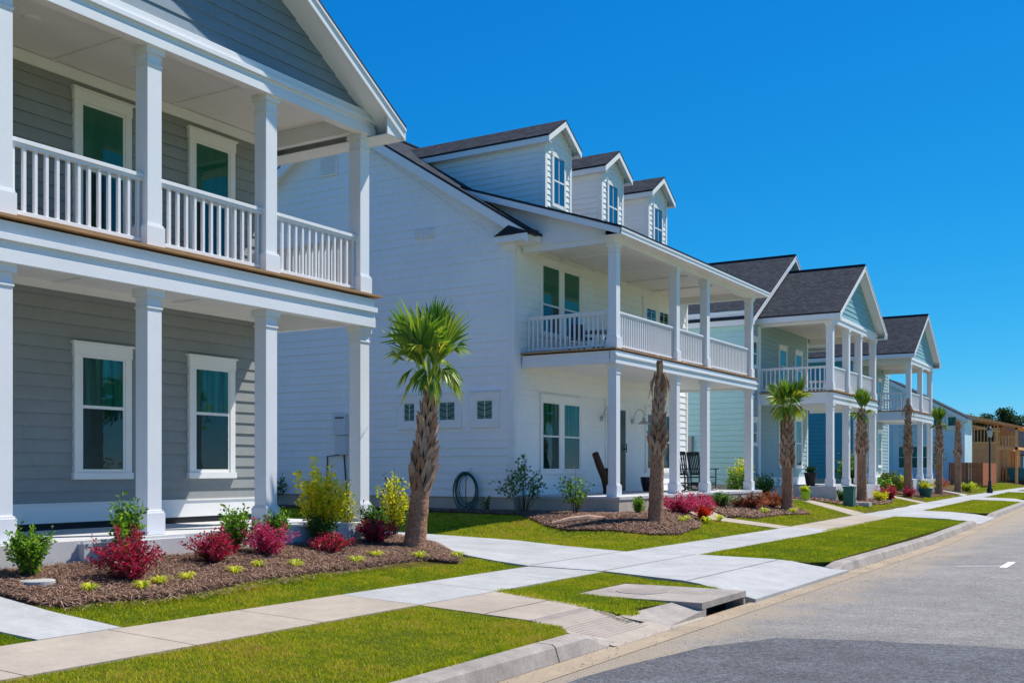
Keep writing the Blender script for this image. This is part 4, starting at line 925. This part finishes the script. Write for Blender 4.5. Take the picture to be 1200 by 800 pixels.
# beds of the white house
bush('shrub', 'leggy open dark shrub at the white house corner', -13.0, 21.75, .62, 1.15, 'dark', 26, 16, .08, base=.4, lean=.9, cat='shrub')
bush('shrub', 'sprawling open green shrub left of the corner column of the white house', -11.5, 21.5, .45, .85, 'green', 20, 14, .08, base=.25, lean=.9)
bush('shrub', 'small sprig against the stucco below the coiled hose', -14.1, 21.75, .2, .35, 'dark', 8, 10, .06)
bush('shrub', 'leggy dark shrub by the meter seen between grey porch columns', -21.0, 21.7, .5, .95, 'dark', 14, 12, .09, base=.4, lean=.9)
bush('shrub', 'leggy dark shrub peeking left of the first palm trunk', -16.9, 21.7, .4, .8, 'dark', 10, 10, .08, base=.4, lean=.9)
bush('shrub', 'small round green shrub left of the second palm trunk', -10.35, 22.4, .22, .36, 'green', 30, 18, .05)
bush('loropetalum', 'wide pink flowering bush right of the second palm trunk', -9.95, 24.1, .58, .44, 'pink', 80, 30, .045, lean=.95)
bush('loropetalum', 'pink flowering bush under the third column of the white house', -10.0, 25.3, .5, .42, 'pink', 60, 26, .045, lean=.95)
bush('shrub', 'bright scarlet bush at the bed edge by the pink bushes', -9.15, 23.35, .22, .30, 'scarlet', 40, 22, .05)
bush('shrub', 'dark green low shrub before the rocking chair', -10.3, 27.6, .45, .36, 'dark', 44, 22, .055)
bush('loropetalum', 'rust brown low bush before the last porch column', -9.95, 29.0, .6, .36, 'rust', 70, 26, .05, lean=.98)
bush('loropetalum', 'rust brown low bush by the third palm trunk', -9.9, 30.6, .6, .38, 'rust', 60, 26, .05, lean=.98)
bush('shrub', 'tall yellow green shrub between the white and the aqua house', -11.9, 33.6, .6, 1.25, 'yellow', 34, 24, .08, base=.3, weights=[.2, .25, .1, .45])
bush('shrub', 'dark shrub mass at the foot of the tall yellow green shrub', -11.6, 32.9, .6, .85, 'dark', 50, 26, .07)
for (x, y, lab) in [(-9.2, 22.3, 'yellow clump beside the foot of the second palm'), (-8.95, 23.1, 'yellow green clump left of the scarlet bush'), (-9.0, 24.0, 'yellow clump right of the scarlet bush'), (-9.3, 28.2, 'yellow clump in the bed of rust brown bushes'), (-9.0, 29.8, 'yellow clump near the third palm')]:
    tufty('lily_clump', lab, x, y, .2, .15, 'lily', 40, .02, group='yellow clumps in the white house beds')
# farther beds
bush('shrub', 'dark green shrub left of the black pot on the aqua house porch', -12.3, 37.4, .55, .8, 'dark', 40, 20, .08)
bush('shrub', 'small dark shrub left of the green utility box', -9.9, 38.6, .25, .4, 'dark', 24, 16, .07)
bush('shrub', 'lime yellow shrub right of the fourth palm', -9.6, 43.1, .4, .35, 'yellow', 26, 16, .08)
bush('loropetalum', 'crimson bush beyond the lime yellow shrub', -9.6, 44.6, .55, .5, 'red', 40, 20, .08)
bush('shrub', 'green shrub by the corner of the aqua house porch', -10.5, 46.5, .7, .7, 'green', 36, 20, .1)
bush('shrub', 'very dark upright shrub beside the aqua porch', -12.0, 48.5, .7, 1.6, 'dark', 50, 26, .12)
bush('shrub', 'dark rounded shrub behind the topped third trunk', -12.6, 50.5, .9, 1.5, 'dark', 50, 26, .12)
bush('shrub', 'olive green shrub before the blue house steps', -11.3, 52.5, .6, .8, 'olive', 40, 22, .12)
bush('shrub', 'yellow green shrub mass left of the dark green planter', -11.4, 55, .6, .65, 'lily', 40, 22, .12)
bush('loropetalum', 'dark red bush at the foot of the topped third trunk', -9.9, 50.0, .35, .35, 'red', 24, 16, .08)
bush('shrub', 'russet bush between the two farthest palms', -10.8, 61.5, .8, .55, 'rust', 36, 20, .12)
bush('shrub', 'yellow green bush beside the planter under the blue house porch', -10.6, 57.2, .6, .5, 'yellow', 30, 18, .1)
bush('shrub', 'low green bush at the foot of the last orange-topped trunk', -10.2, 68, .8, .5, 'lily', 30, 18, .12)
bush('sapling', 'thin young tree against the pale house wall', -12.3, 71, .6, 2.6, 'olive', 16, 16, .14, base=.35, cat='tree')

# ------------------------------------------------------------------ palms
def palm(label, x, y, H, r0, zb0, crown='full', wmax=.2, lean=(0, 0), seed=1, cw=.6, ch=1.2, tuft='brown'):
    """H trunk top height; zb0 = height where the boots begin"""
    rnd = random.Random(seed); z0 = zp(x, y); root = empty('palm_tree', (x, y, z0)); tag(root, label, 'palm tree')
    cx = lambda z: lean[0]*z/H; cy = lambda z: lean[1]*z/H
    prof_ = [(0, r0*1.22), (.12, r0*1.10), (.35, r0), (zb0*.7, r0*.93), (zb0, r0*.9)]
    def br(z):   # core radius in boot zone
        t = max(0, (z-zb0)/(H-zb0)); return r0*((.86-.48*t**1.1) if crown != 'cut' else (.84-.58*t**.8))
    m = MB(); pts = []; rad = []
    zz = -.1
    while zz <= zb0+1e-6:
        r = np.interp(max(zz, 0), [p[0] for p in prof_], [p[1] for p in prof_]); pts.append((cx(zz)+rnd.uniform(-.004, .004), cy(zz), zz)); rad.append(r*(1+rnd.uniform(-.025, .025))); zz += .045
    m.tube(pts, rad, 20); m.build('trunk', 'palmlow', root, smooth=True)
    m = MB(); pts = [(cx(z), cy(z), z) for z in np.linspace(zb0-.05, H, 12)]; m.tube(pts, [br(z) for z in np.linspace(zb0-.05, H, 12)], 12, 2)
    z = zb0-.04; k = 0; nper = 5; row = 0
    while z < H-.05:
        t = (z-zb0)/(H-zb0)
        for j in range(nper):
            a = 2*math.pi*(j+.5*(row % 2))/nper+rnd.uniform(-.07, .07)+row*.06; r = br(z); L = (.26-.06*t)*rnd.uniform(.85, 1.2); wd = r*1.15; out = (.085-.03*t)*rnd.uniform(.6, 1.5)
            ca, sa = math.cos(a), math.sin(a); tx, ty = -sa, ca
            def P(rr, tt, z_): return (cx(z_)+ca*rr+tx*tt, cy(z_)+sa*rr+ty*tt, z_)
            # two crossing arms of a split leaf base, forming the lattice
            mi = rnd.choice((0, 0, 1))
            for s in (-1, 1):
                a0 = P(r*.93, s*wd*.62, z-.05); a1 = P(r*.98, s*wd*.18, z-.09); b0 = P(r+out*.75, s*wd*.42, z+L*.45); b1 = P(r+out*.7, s*wd*.02, z+L*.35)
                c0 = P(r+out*1.15, s*wd*.16, z+L); c1 = P(r+out*1.0, 0, z+L*.86)
                i_ = P(r*.7, s*wd*.3, z+L*.4)
                m.face([a0, a1, b1, b0], mi); m.face([b0, b1, c1, c0], mi); m.face([a0, b0, i_], mi); m.face([b0, c0, i_], mi); m.face([a1, b1, i_], mi); m.face([b1, c1, i_], mi); m.face([c0, c1, i_], 2)
        z += .115; row += 1
    m.build('boots', ['palmboot0', 'palmboot1', 'palmcore'], root)
    V = []; Fc = []; mi = []
    def frond(base, dirv, plen, blade, nseg, spread, droop, pal, bd=None):
        d = Vector(dirv).normalized(); base = Vector(base); hub = base+d*plen; ds = d; d = Vector(bd).normalized() if bd else d
        side = d.cross(Vector((0, 0, 1))); side = side.normalized() if side.length > .05 else Vector((math.cos(seed), math.sin(seed), 0))
        rot = rnd.uniform(-.7, .7); n_ = side.cross(d).normalized(); sd = (side*math.cos(rot)+n_*math.sin(rot)).normalized(); n_ = sd.cross(d).normalized()
        b = len(V); pw = .012; V.extend([base-sd*pw, base+sd*pw, hub+sd*pw*.6, hub-sd*pw*.6]); Fc.append((b, b+1, b+2, b+3)); mi.append(2)
        for i in range(nseg):
            f = (i/(nseg-1)-.5)*spread; dd = (d*math.cos(f)+sd*math.sin(f)+n_*.12*math.cos(f*1.5)).normalized(); L = blade*(1-.25*abs(f)/(spread/2+1e-6))*rnd.uniform(.85, 1.08)
            wv = dd.cross(n_).normalized()*(.018+.006*blade); p1 = hub+dd*L*.55; p2 = hub+dd*L+Vector((0, 0, -droop*L*rnd.uniform(.5, 1.3)))
            fold = n_*.010*(1 if i % 2 else -1); b = len(V)
            V.extend([hub-wv*.25, hub+wv*.25, p1+wv+fold, p1-wv-fold, p2+wv*.12, p2-wv*.12]); mm = rnd.choice(pal)
            Fc.append((b, b+1, b+2, b+3)); Fc.append((b+3, b+2, b+4, b+5)); mi.extend([mm, mm])
    top = Vector((cx(H), cy(H), H))
    if crown == 'full':
        for k in range(17):     # upright bundle tied close to the bud
            a = k*2.4+rnd.uniform(-.2, .2); el = rnd.uniform(1.12, 1.52); d = (math.cos(a)*math.cos(el), math.sin(a)*math.cos(el), math.sin(el)); e2 = el-rnd.uniform(.0, .35)
            frond(top-Vector((0, 0, .08)), d, ch*rnd.uniform(.26, .50), ch*rnd.uniform(.32, .49), 17, rnd.uniform(1.1, 2.3), rnd.uniform(.0, .25), (0, 0, 1, 2), (math.cos(a)*math.cos(e2), math.sin(a)*math.cos(e2), math.sin(e2)))
        for k in range(8):      # opened fronds, arching out
            a = k*.82+rnd.uniform(-.3, .3); el = rnd.uniform(.95, 1.3); d = (math.cos(a)*math.cos(el), math.sin(a)*math.cos(el), math.sin(el)); e2 = rnd.uniform(.1, .7)
            frond(top-Vector((0, 0, .06)), d, ch*rnd.uniform(.32, .42), cw*rnd.uniform(.7, .95), 12, 1.2, .4, (0, 1, 1, 2, 3), (math.cos(a)*math.cos(e2), math.sin(a)*math.cos(e2), math.sin(e2)))
        for k in range(11):      # fronds folded down over the petioles
            a = k*.6+rnd.uniform(-.2, .2); el = rnd.uniform(.9, 1.25); d = (math.cos(a)*math.cos(el), math.sin(a)*math.cos(el), math.sin(el)); e2 = rnd.uniform(-1.3, -.6)
            frond(top-Vector((0, 0, .06)), d, ch*rnd.uniform(.20, .34), cw*rnd.uniform(.55, .8), 12, rnd.uniform(.7, 1.2), .3, (0, 1, 2, 2, 3), (math.cos(a)*math.cos(e2), math.sin(a)*math.cos(e2), math.sin(e2)))
    elif crown == 'narrow':
        for k in range(18):
            a = k*2.4; el = rnd.uniform(1.1, 1.5); d = (math.cos(a)*math.cos(el), math.sin(a)*math.cos(el), math.sin(el))
            frond(top-Vector((0, 0, .2)), d, ch*.25, ch*rnd.uniform(.5, .7), 11, 1.0, .08, (0, 0, 1, 2))
        for k in range(8):
            a = k*.9; el = rnd.uniform(-.6, .6); d = (math.cos(a)*math.cos(el), math.sin(a)*math.cos(el), math.sin(el))
            frond(top-Vector((0, 0, .2)), d, .15, cw*.7, 9, .9, .5, (0, 1, 2))
    if crown in ('full', 'narrow'):
        npmesh('crown', np.array([tuple(v) for v in V]), np.array(Fc), mi, ['frond%d' % i for i in range(5)], root)
    else:
        m = MB(); hb_ = r0/.2
        for k in range(46):
            a = rnd.uniform(0, 6.28); r = br(H)*rnd.uniform(.1, 1.05); L = ch*rnd.uniform(.62, .82); b0 = Vector((cx(H)+math.cos(a)*r, cy(H)+math.sin(a)*r, H-.25))
            m.beam(b0, b0+Vector((math.cos(a)*.03, math.sin(a)*.03, L)), .035, .012, rnd.choice((0, 0, 0, 1, 2)))
        for k in range(26):
            a = rnd.uniform(0, 6.28); r = br(H); b0 = Vector((cx(H)+math.cos(a)*r, cy(H)+math.sin(a)*r, H+.1*rnd.random())); o1 = Vector((math.cos(a), math.sin(a), 0))*hb_; L = rnd.uniform(.2, .55)
            m.tube([b0, b0+o1*.08+Vector((0, 0, .05)), b0+o1*rnd.uniform(.12, .2)+Vector((0, 0, -L*.4)), b0+o1*rnd.uniform(.14, .26)+Vector((0, 0, -L))], [.010, .014, .012, .004], 4, rnd.choice((0, 0, 1)))
        m.build('cut_crown', ['tuft' if tuft == 'brown' else 'orange', 'palmboot0', 'palmboot1'], root)
    return root
palm('first and nearest palm with a full fan crown beside the grey house', -9.4, 12.6, 2.28, .152, .95, 'full', lean=(.09, .28), seed=3, cw=.58, ch=1.88)
palm('second trunk from the left, topped without leaves, before the white porch', -9.48, 21.4, 3.12, .160, 1.55, 'cut', seed=5, ch=.80, lean=(.06, .1))
palm('palm with yellow-tipped fan crown at the aqua house corner', -9.38, 30.5, 2.75, .165, 1.35, 'full', seed=8, cw=.68, ch=1.62)
palm('palm with narrow green crown beside the green utility box', -9.82, 41.1, 3.45, .185, 1.85, 'narrow', seed=9, cw=.6, ch=1.25)
palm('topped leafless trunk before the blue gabled house', -10.05, 50.6, 4.0, .19, 1.95, 'cut', seed=12, ch=.85)
palm('slender green-topped palm right of the blue gabled house', -10.05, 58.3, 3.7, .18, 2.2, 'narrow', seed=14, cw=.55, ch=1.3)
palm('farthest trunk topped with an orange stump before the fence', -10.3, 65.6, 3.9, .185, 2.1, 'cut', seed=15, ch=.55, tuft='orange')

# ------------------------------------------------------------------ small things
# storm drain inlet
sd = empty('storm_drain_inlet', (-5.2, 11.9, .015)); tag(sd, 'concrete kerb storm drain box with dark slot opening', 'storm drain')
m = MB(); m.box(-.85, .80, -.70, .74, -.06, .012); m.build('lid_slab', 'kerbmat', sd)
m = MB(); m.box(-.84, .55, -.70, .74, -.5, -.062)
m.box(.55, .79, -.70, -.56, -.3, -.062)
m.box(.55, .79, .68, .74, -.5, -.062); m.build('throat', 'kerbmat', sd)
m = MB(); m.box(.552, .56, -.58, .68, -.3, -.063); m.build('opening', 'black', sd)
m = MB(); m.lathe((-.25, .0, .0115), [(.31, 0), (.31, .006), (.29, .010), (.27, .006), (.001, .007)], 28); m.build('manhole_cover', 'tactile', sd, smooth=False)
m = MB(); m.hexa([(-4.97, 10.24, -.3), (-4.42, 10.3, -.3), (-4.40, 11.32, -.3), (-4.76, 11.19, -.3), (-4.97, 10.24, -.045), (-4.42, 10.3, -.126), (-4.40, 11.32, -.05), (-4.76, 11.19, .012)]); m.build('wing', 'kerbmat', None).parent = None; w_ = bpy.data.objects['wing']; w_.parent = sd; w_.location = (5.2, -11.9, -.015)
m = MB()
m.face([(-3.0, 18.99, -.099), (-3.0, 19.05, -.099), (-2.36, 19.38, -.087), (-2.36, 19.32, -.087)])
m.face([(-2.36, 19.0, -.087), (-2.24, 19.0, -.085), (-2.24, 20.2, -.085), (-2.36, 20.2, -.087)])
tag(m.build('road_marking', 'paintline'), kind='structure')
# leaf litter and grit in the gutter and on the pavement edges
def litter(name, n, region):
    P = RNG.random((n, 2)); xs, ys = region; x = xs[0]+(xs[1]-xs[0])*P[:, 0]**2; y_ = ys[0]+(ys[1]-ys[0])*P[:, 1]
    V = []; Fc = []; mi = []
    for a, b in zip(x, y_):
        sz = random.uniform(.004, .018); t = random.uniform(0, 6.28); b0 = len(V); zz = -.135+.006+.035*max(0, a+4.4)/.5
        e = random.uniform(.3, 1)
        for dx, dy, dz in ((1, 0, 0), (0, e*.5, .3), (-1, 0, .1), (0, -e*.5, .2)):
            V.append((a+sz*(dx*math.cos(t)-dy*math.sin(t)), b+sz*(dx*math.sin(t)+dy*math.cos(t)), zz+sz*dz))
        Fc.append((b0, b0+1, b0+2, b0+3)); mi.append(random.randrange(3))
    return tag(npmesh(name, np.array(V), np.array(Fc), mi, ['straw1', 'straw3', 'straw0']), 'dry leaf bits and grit lying in the road gutter', 'litter', kind='stuff')
litter('leaf_litter', 1400, ((-4.40, -3.5), (3, 22)))
# round concrete cover in the bed
m = MB(); m.lathe((0, 0, 0), [(.165, 0), (.165, .045), (.155, .052), (.13, .053), (.125, .048), (.10, .048), (.095, .053), (.001, .053)], 24)
o = m.build('valve_cover', 'stone'); o.location = (-9.45, 6.52, zg(-9.45, 6.52)); tag(o, 'round pale concrete cover lying in the pine straw', 'valve cover')
# garden hose
m = MB(); hb = (-14.78, Y2-.12)
for k in range(7):
    r = .30+.022*k; cx_, cz = hb[0]+random.uniform(-.03, .03), 1.02-.012*k+random.uniform(-.02, .02)
    m.tube([(cx_+r*math.cos(t)*.85, hb[1]-.012*k, cz+r*math.sin(t)*1.15) for t in np.linspace(0, 2*math.pi, 29)], .012, 6, cap=False)
m.tube([(hb[0], hb[1]-.03, 1.40), (hb[0]+.03, hb[1]-.1, 1.0), (hb[0]+.05, hb[1]-.1, .52)], .012, 6)
tag(m.build('garden_hose', 'hose'), 'coiled dark green hose hanging below the faucet on the white side wall', 'garden hose')
# rocking chairs
def rocking_chair(loc, rz, label):
    root = empty('rocking_chair', loc, rz); tag(root, label, 'chair', 'rocking chairs on the white porch')
    m = MB()
    for s in (-1, 1):
        m.tube([(s*.27, -.42+.1*k, .03+.10*((k-4.2)/4.2)**2) for k in range(10)], .02, 6)
    m.build('rocker', 'blackpaint', root)
    m = MB(); m.box(-.27, .27, -.26, .24, .40, .43)
    m.build('seat', 'blackpaint', root)
    m = MB()
    for s in (-1, 1):
        m.tube([(s*.26, .24, .02), (s*.26, .26, .42), (s*.27, .40, 1.13)], .02, 6)      # rear post leaning back
        m.tube([(s*.26, -.25, .03), (s*.27, -.25, .64)], .02, 6)
        m.box(s*.27-.04, s*.27+.04, -.32, .30, .64, .665)
        m.beam((s*.26, -.25, .2), (s*.26, .25, .2), .02, .03)
    m.beam((-.26, -.25, .25), (.26, -.25, .25), .03, .03); m.beam((-.26, .25, .25), (.26, .25, .25), .03, .03)
    m.build('frame', 'blackpaint', root)
    m = MB(); m.beam((-.27, .395, 1.10), (.27, .395, 1.10), .03, .11); m.beam((-.27, .275, .5), (.27, .275, .5), .03, .06)
    for k in range(6): u = -.2+.08*k; m.beam((u, .277, .52), (u, .388, 1.06), .045, .014, 0, (0, 1, 0))
    m.build('backrest', 'blackpaint', root)
rocking_chair((-11.65, 28.45, .868), R(62), 'black rocking chair partly hidden by the third white column')
rocking_chair((-11.75, 30.0, .868), R(150), 'black slatted rocking chair between the last two white columns')
def simple_chair(loc, rz, label):
    root = empty('patio_chair', loc, rz); tag(root, label, 'chair', 'dark chairs on the upper porch'); m = MB()
    for sx in (-1, 1):
        for sy in (-1, 1): m.box(sx*.22-.02, sx*.22+.02, sy*.22-.02, sy*.22+.02, 0, .43 if sy < 0 else .85)
        m.box(sx*.24-.03, sx*.24+.03, -.24, .24, .6, .63); m.box(sx*.22-.02, sx*.22+.02, -.24, -.20, .43, .6)
    m.build('frame', 'blackpaint', root); m = MB(); m.box(-.24, .24, -.24, .24, .43, .47); m.build('seat', 'blackpaint', root)
    m = MB(); m.box(-.2, .2, .20, .23, .5, .85); m.build('backrest', 'blackpaint', root)
simple_chair((-12.6, 23.9, 4.33), R(60), 'dark patio chair left of the bistro table on the upper porch')
simple_chair((-12.5, 25.6, 4.33), R(-100), 'dark patio chair right of the bistro table on the upper porch')
tb = empty('bistro_table', (-12.55, 24.75, 4.33)); tag(tb, 'small table between two chairs on the upper white porch', 'table')
m = MB(); m.lathe((0, 0, .70), [(.38, 0), (.38, .03)], 20); m.build('tabletop', 'greymetal', tb); m = MB(); m.lathe((0, 0, 0), [(.22, 0), (.2, .03), (.03, .05), (.03, .70)], 12); m.build('leg', 'blackpaint', tb)
# driftwood sculpture on the porch
m = MB(); m.tube([(0, .3, 0), (-.02, .12, .38), (-.05, -.12, .70), (-.08, -.34, 1.05)], [.13, .11, .10, .09], 8); m.tube([(0, .3, 0), (.0, .3, .35), (0, .34, .66)], [.17, .15, .13], 8)
o = m.build('tree_stump', 'palmcore'); o.location = (-12.6, 25.15, .868); tag(o, 'dark forked stump with a leaning log on the lower white porch', 'stump')
# planter behind the corner column
m = MB(); m.lathe((0, 0, 0), [(.10, 0), (.17, .28), (.18, .42), (.15, .42), (.02, .36)], 14); p = m.build('plant_pot', 'black'); p.location = (-12.9, 28.5, .868); tag(p, 'dark urn on the white porch by the front door', 'pot')
# log lying on the bed
m = MB(); m.tube([(0, 0, .05), (.3, .35, .11), (.65, .62, .14), (.95, .95, .12)], [.035, .07, .08, .05], 8); o = m.build('driftwood_log', 'palmboot0'); o.location = (-11.05, 19.6, zg(-11.05, 19.6)); o.rotation_euler = (0, 0, R(15)); tag(o, 'weathered log lying along the mulch edge before the white porch', 'log')
# green utility box and stone
m = MB(); m.box(-.17, .17, -.17, .17, 0, .62); m.box(-.19, .19, -.19, .19, .62, .68); o = m.build('utility_box', 'greenbox'); o.location = (-9.3, 37.2, zg(-9.3, 37.2)-.02); tag(o, 'dark green utility pedestal on the lawn before the aqua house', 'utility box')
m = MB(); m.box(-.3, .3, -.22, .22, 0, .13); o = m.build('meter_lid', 'stone'); o.location = (-9.2, 38.5, zg(-9.2, 38.5)-.02); tag(o, 'flat grey concrete lid beside the green utility pedestal', 'meter lid')
def pot(loc, r, h, m1, plant, pr, ph, label, group=None):
    root = empty('potted_plant', loc); tag(root, label, 'plant pot', group)
    m = MB(); m.lathe((0, 0, 0), [(r*.7, 0), (r, h*.85), (r*1.06, h*.85), (r*1.06, h), (r*.85, h), (r*.8, h*.85), (.01, h*.85)], 14); m.build('pot', m1, root)
    t = bush('plant', None, 0, 0, pr, ph, plant, 22, 14, .07, z=h*.8); t.parent = root
    for c in list(t.children): c.parent = root; c.location = (0, 0, h*.8)
    bpy.data.objects.remove(t)
    return root
pot((-10.6, 36.5, zg(-10.6, 36.5)), .17, .28, 'lime', 'lily', .2, .2, 'lime green pot with yellow green plant near the aqua porch')
pot((-11.2, 39.2, .9), .22, .5, 'black', 'dark', .25, .3, 'tall black planter on the edge of the aqua porch')
pot((-9.7, 52.8, zg(-9.7, 52.8)-.02), .32, .42, 'greenbox', 'yellow', .4, .35, 'dark green planter with yellow flowers before the blue house')
# street lamp
lp = empty('street_lamp', (-9.2, 70, zp(-9.2, 70))); tag(lp, 'black lamp post with a small lantern head on the far lawn', 'street lamp')
m = MB(); m.lathe((0, 0, 0), [(.17, 0), (.17, .25), (.11, .35), (.09, .7), (.065, .8), (.055, 3.2), (.08, 3.25), (.05, 3.35)], 12); m.build('post', 'blackpaint', lp)
m = MB(); m.lathe((0, 0, 3.35), [(.10, 0), (.14, .06), (.19, .42), (.16, .46)], 10); m.build('lantern_glass', 'zinc', lp)
m = MB(); m.lathe((0, 0, 3.81), [(.22, 0), (.12, .12), (.03, .2), (.02, .3)], 10); m.build('lantern_cap', 'blackpaint', lp)
# dumpster
dp = empty('dumpster', (-10.7, 104, .05)); tag(dp, 'teal roll-off dumpster at the construction site, cut by the right edge', 'dumpster')
m = MB(); m.hexa([(-1.1, -2, .55), (1.1, -2, .55), (1.1, 3, .55), (-1.1, 3, .55), (-1.2, -2.2, 1.5), (1.2, -2.2, 1.5), (1.2, 3.2, 1.5), (-1.2, 3.2, 1.5)])
for k in range(6): m.box(-1.24, 1.24, -1.9+k*.9, -1.8+k*.9, .6, 1.45)
m.box(-1.25, 1.25, -2.25, 3.25, 1.5, 1.58); m.build('bin', 'teal', dp)
m = MB(); m.box(-1.3, 1.05, -2.1, 3, .22, .55); m.build('base', 'black', dp)
# trees far behind
def tree(label, x, y, h, r, seed):
    rnd = random.Random(seed); root = empty('tree', (x, y, 0)); tag(root, label, 'tree', 'trees beyond the street end')
    m = MB(); m.tube([(0, 0, 0), (.1, 0, h*.5), (0, .1, h*.9)], [.28, .2, .06], 8)
    for k in range(5): a = k*1.3; m.tube([(0, 0, h*(.45+.08*k)), (math.cos(a)*r*.6, math.sin(a)*r*.6, h*(.6+.07*k))], [.1, .03], 5)
    m.build('trunk', 'treebark', root)
    cl = [(Vector((rnd.gauss(0, r*.45), rnd.gauss(0, r*.45), h*rnd.uniform(.55, .98))), r*rnd.uniform(.25, .5)) for _ in range(16)]
    P = []
    for c, rr in cl:
        for _ in range(230):
            v = Vector(RNG.normal(size=3)); v.normalize(); P.append(c+v*rr*rnd.uniform(.6, 1.05))
    P = np.array([tuple(p) for p in P]); V, Fc, mi = leaves(P, RNG.normal(size=P.shape), .32, 3, [.4, .35, .25], .7)
    npmesh('crown', V, Fc, mi, ['leaf_tree%d' % i for i in range(3)], root)
for i, (u, y, h, r, lab) in enumerate([(-27.5, 190, 9.6, 3.0, 'dark round tree rising left of the far row above the timber roof'), (-25.2, 190, 11.0, 2.6, 'tallest dark tree above the unfinished house roof'), (-23.0, 190, 11.4, 2.8, 'twin-crowned dark tree right of the tallest one'), (-21.0, 190, 9.6, 2.6, 'lower dark tree over the porch frame'), (-19.5, 195, 8.8, 2.8, 'low dark tree over the red roofed house'), (-16.8, 190, 9.0, 2.8, 'dark tree cut by the right edge of the view'), (-13, 195, 9, 3, 'rightmost dark tree beyond the street'), (-30.5, 200, 9, 3, 'dark tree peeking over the pale house roof')]):
    tree(lab, u, y, h, r, 40+i)
# trees across the street, outside the frame: what the windows mirror
for i, (x, y, h, r) in enumerate([(24, 12, 7, 3.2), (26, 26, 8, 3.5), (23, 40, 7, 3), (28, 56, 9, 3.6), (25, 75, 8, 3.5)]):
    rnd = random.Random(90+i); root = empty('tree', (x, y, 0)); tag(root, ['broad garden tree nearest across the street', 'second garden tree across the street', 'third garden tree across the street', 'tall fourth tree across the street', 'last tree across the street'][i], 'tree', 'trees across the street')
    m = MB(); m.tube([(0, 0, -.2), (.1, 0, h*.5), (0, .1, h*.85)], [.28, .2, .06], 8); m.build('trunk', 'treebark', root)
    P = []
    for _ in range(14):
        c = Vector((rnd.gauss(0, r*.4), rnd.gauss(0, r*.4), h*rnd.uniform(.45, .95))); rr = r*rnd.uniform(.3, .5)
        for _ in range(160): v = Vector(RNG.normal(size=3)); v.normalize(); P.append(tuple(c+v*rr*rnd.uniform(.6, 1)))
    P = np.array(P); V, Fc, mi = leaves(P, RNG.normal(size=P.shape), .4, 3, [.4, .35, .25], .7)
    npmesh('crown', V, Fc, mi, ['leaf_green%d' % k for k in range(3)], root)
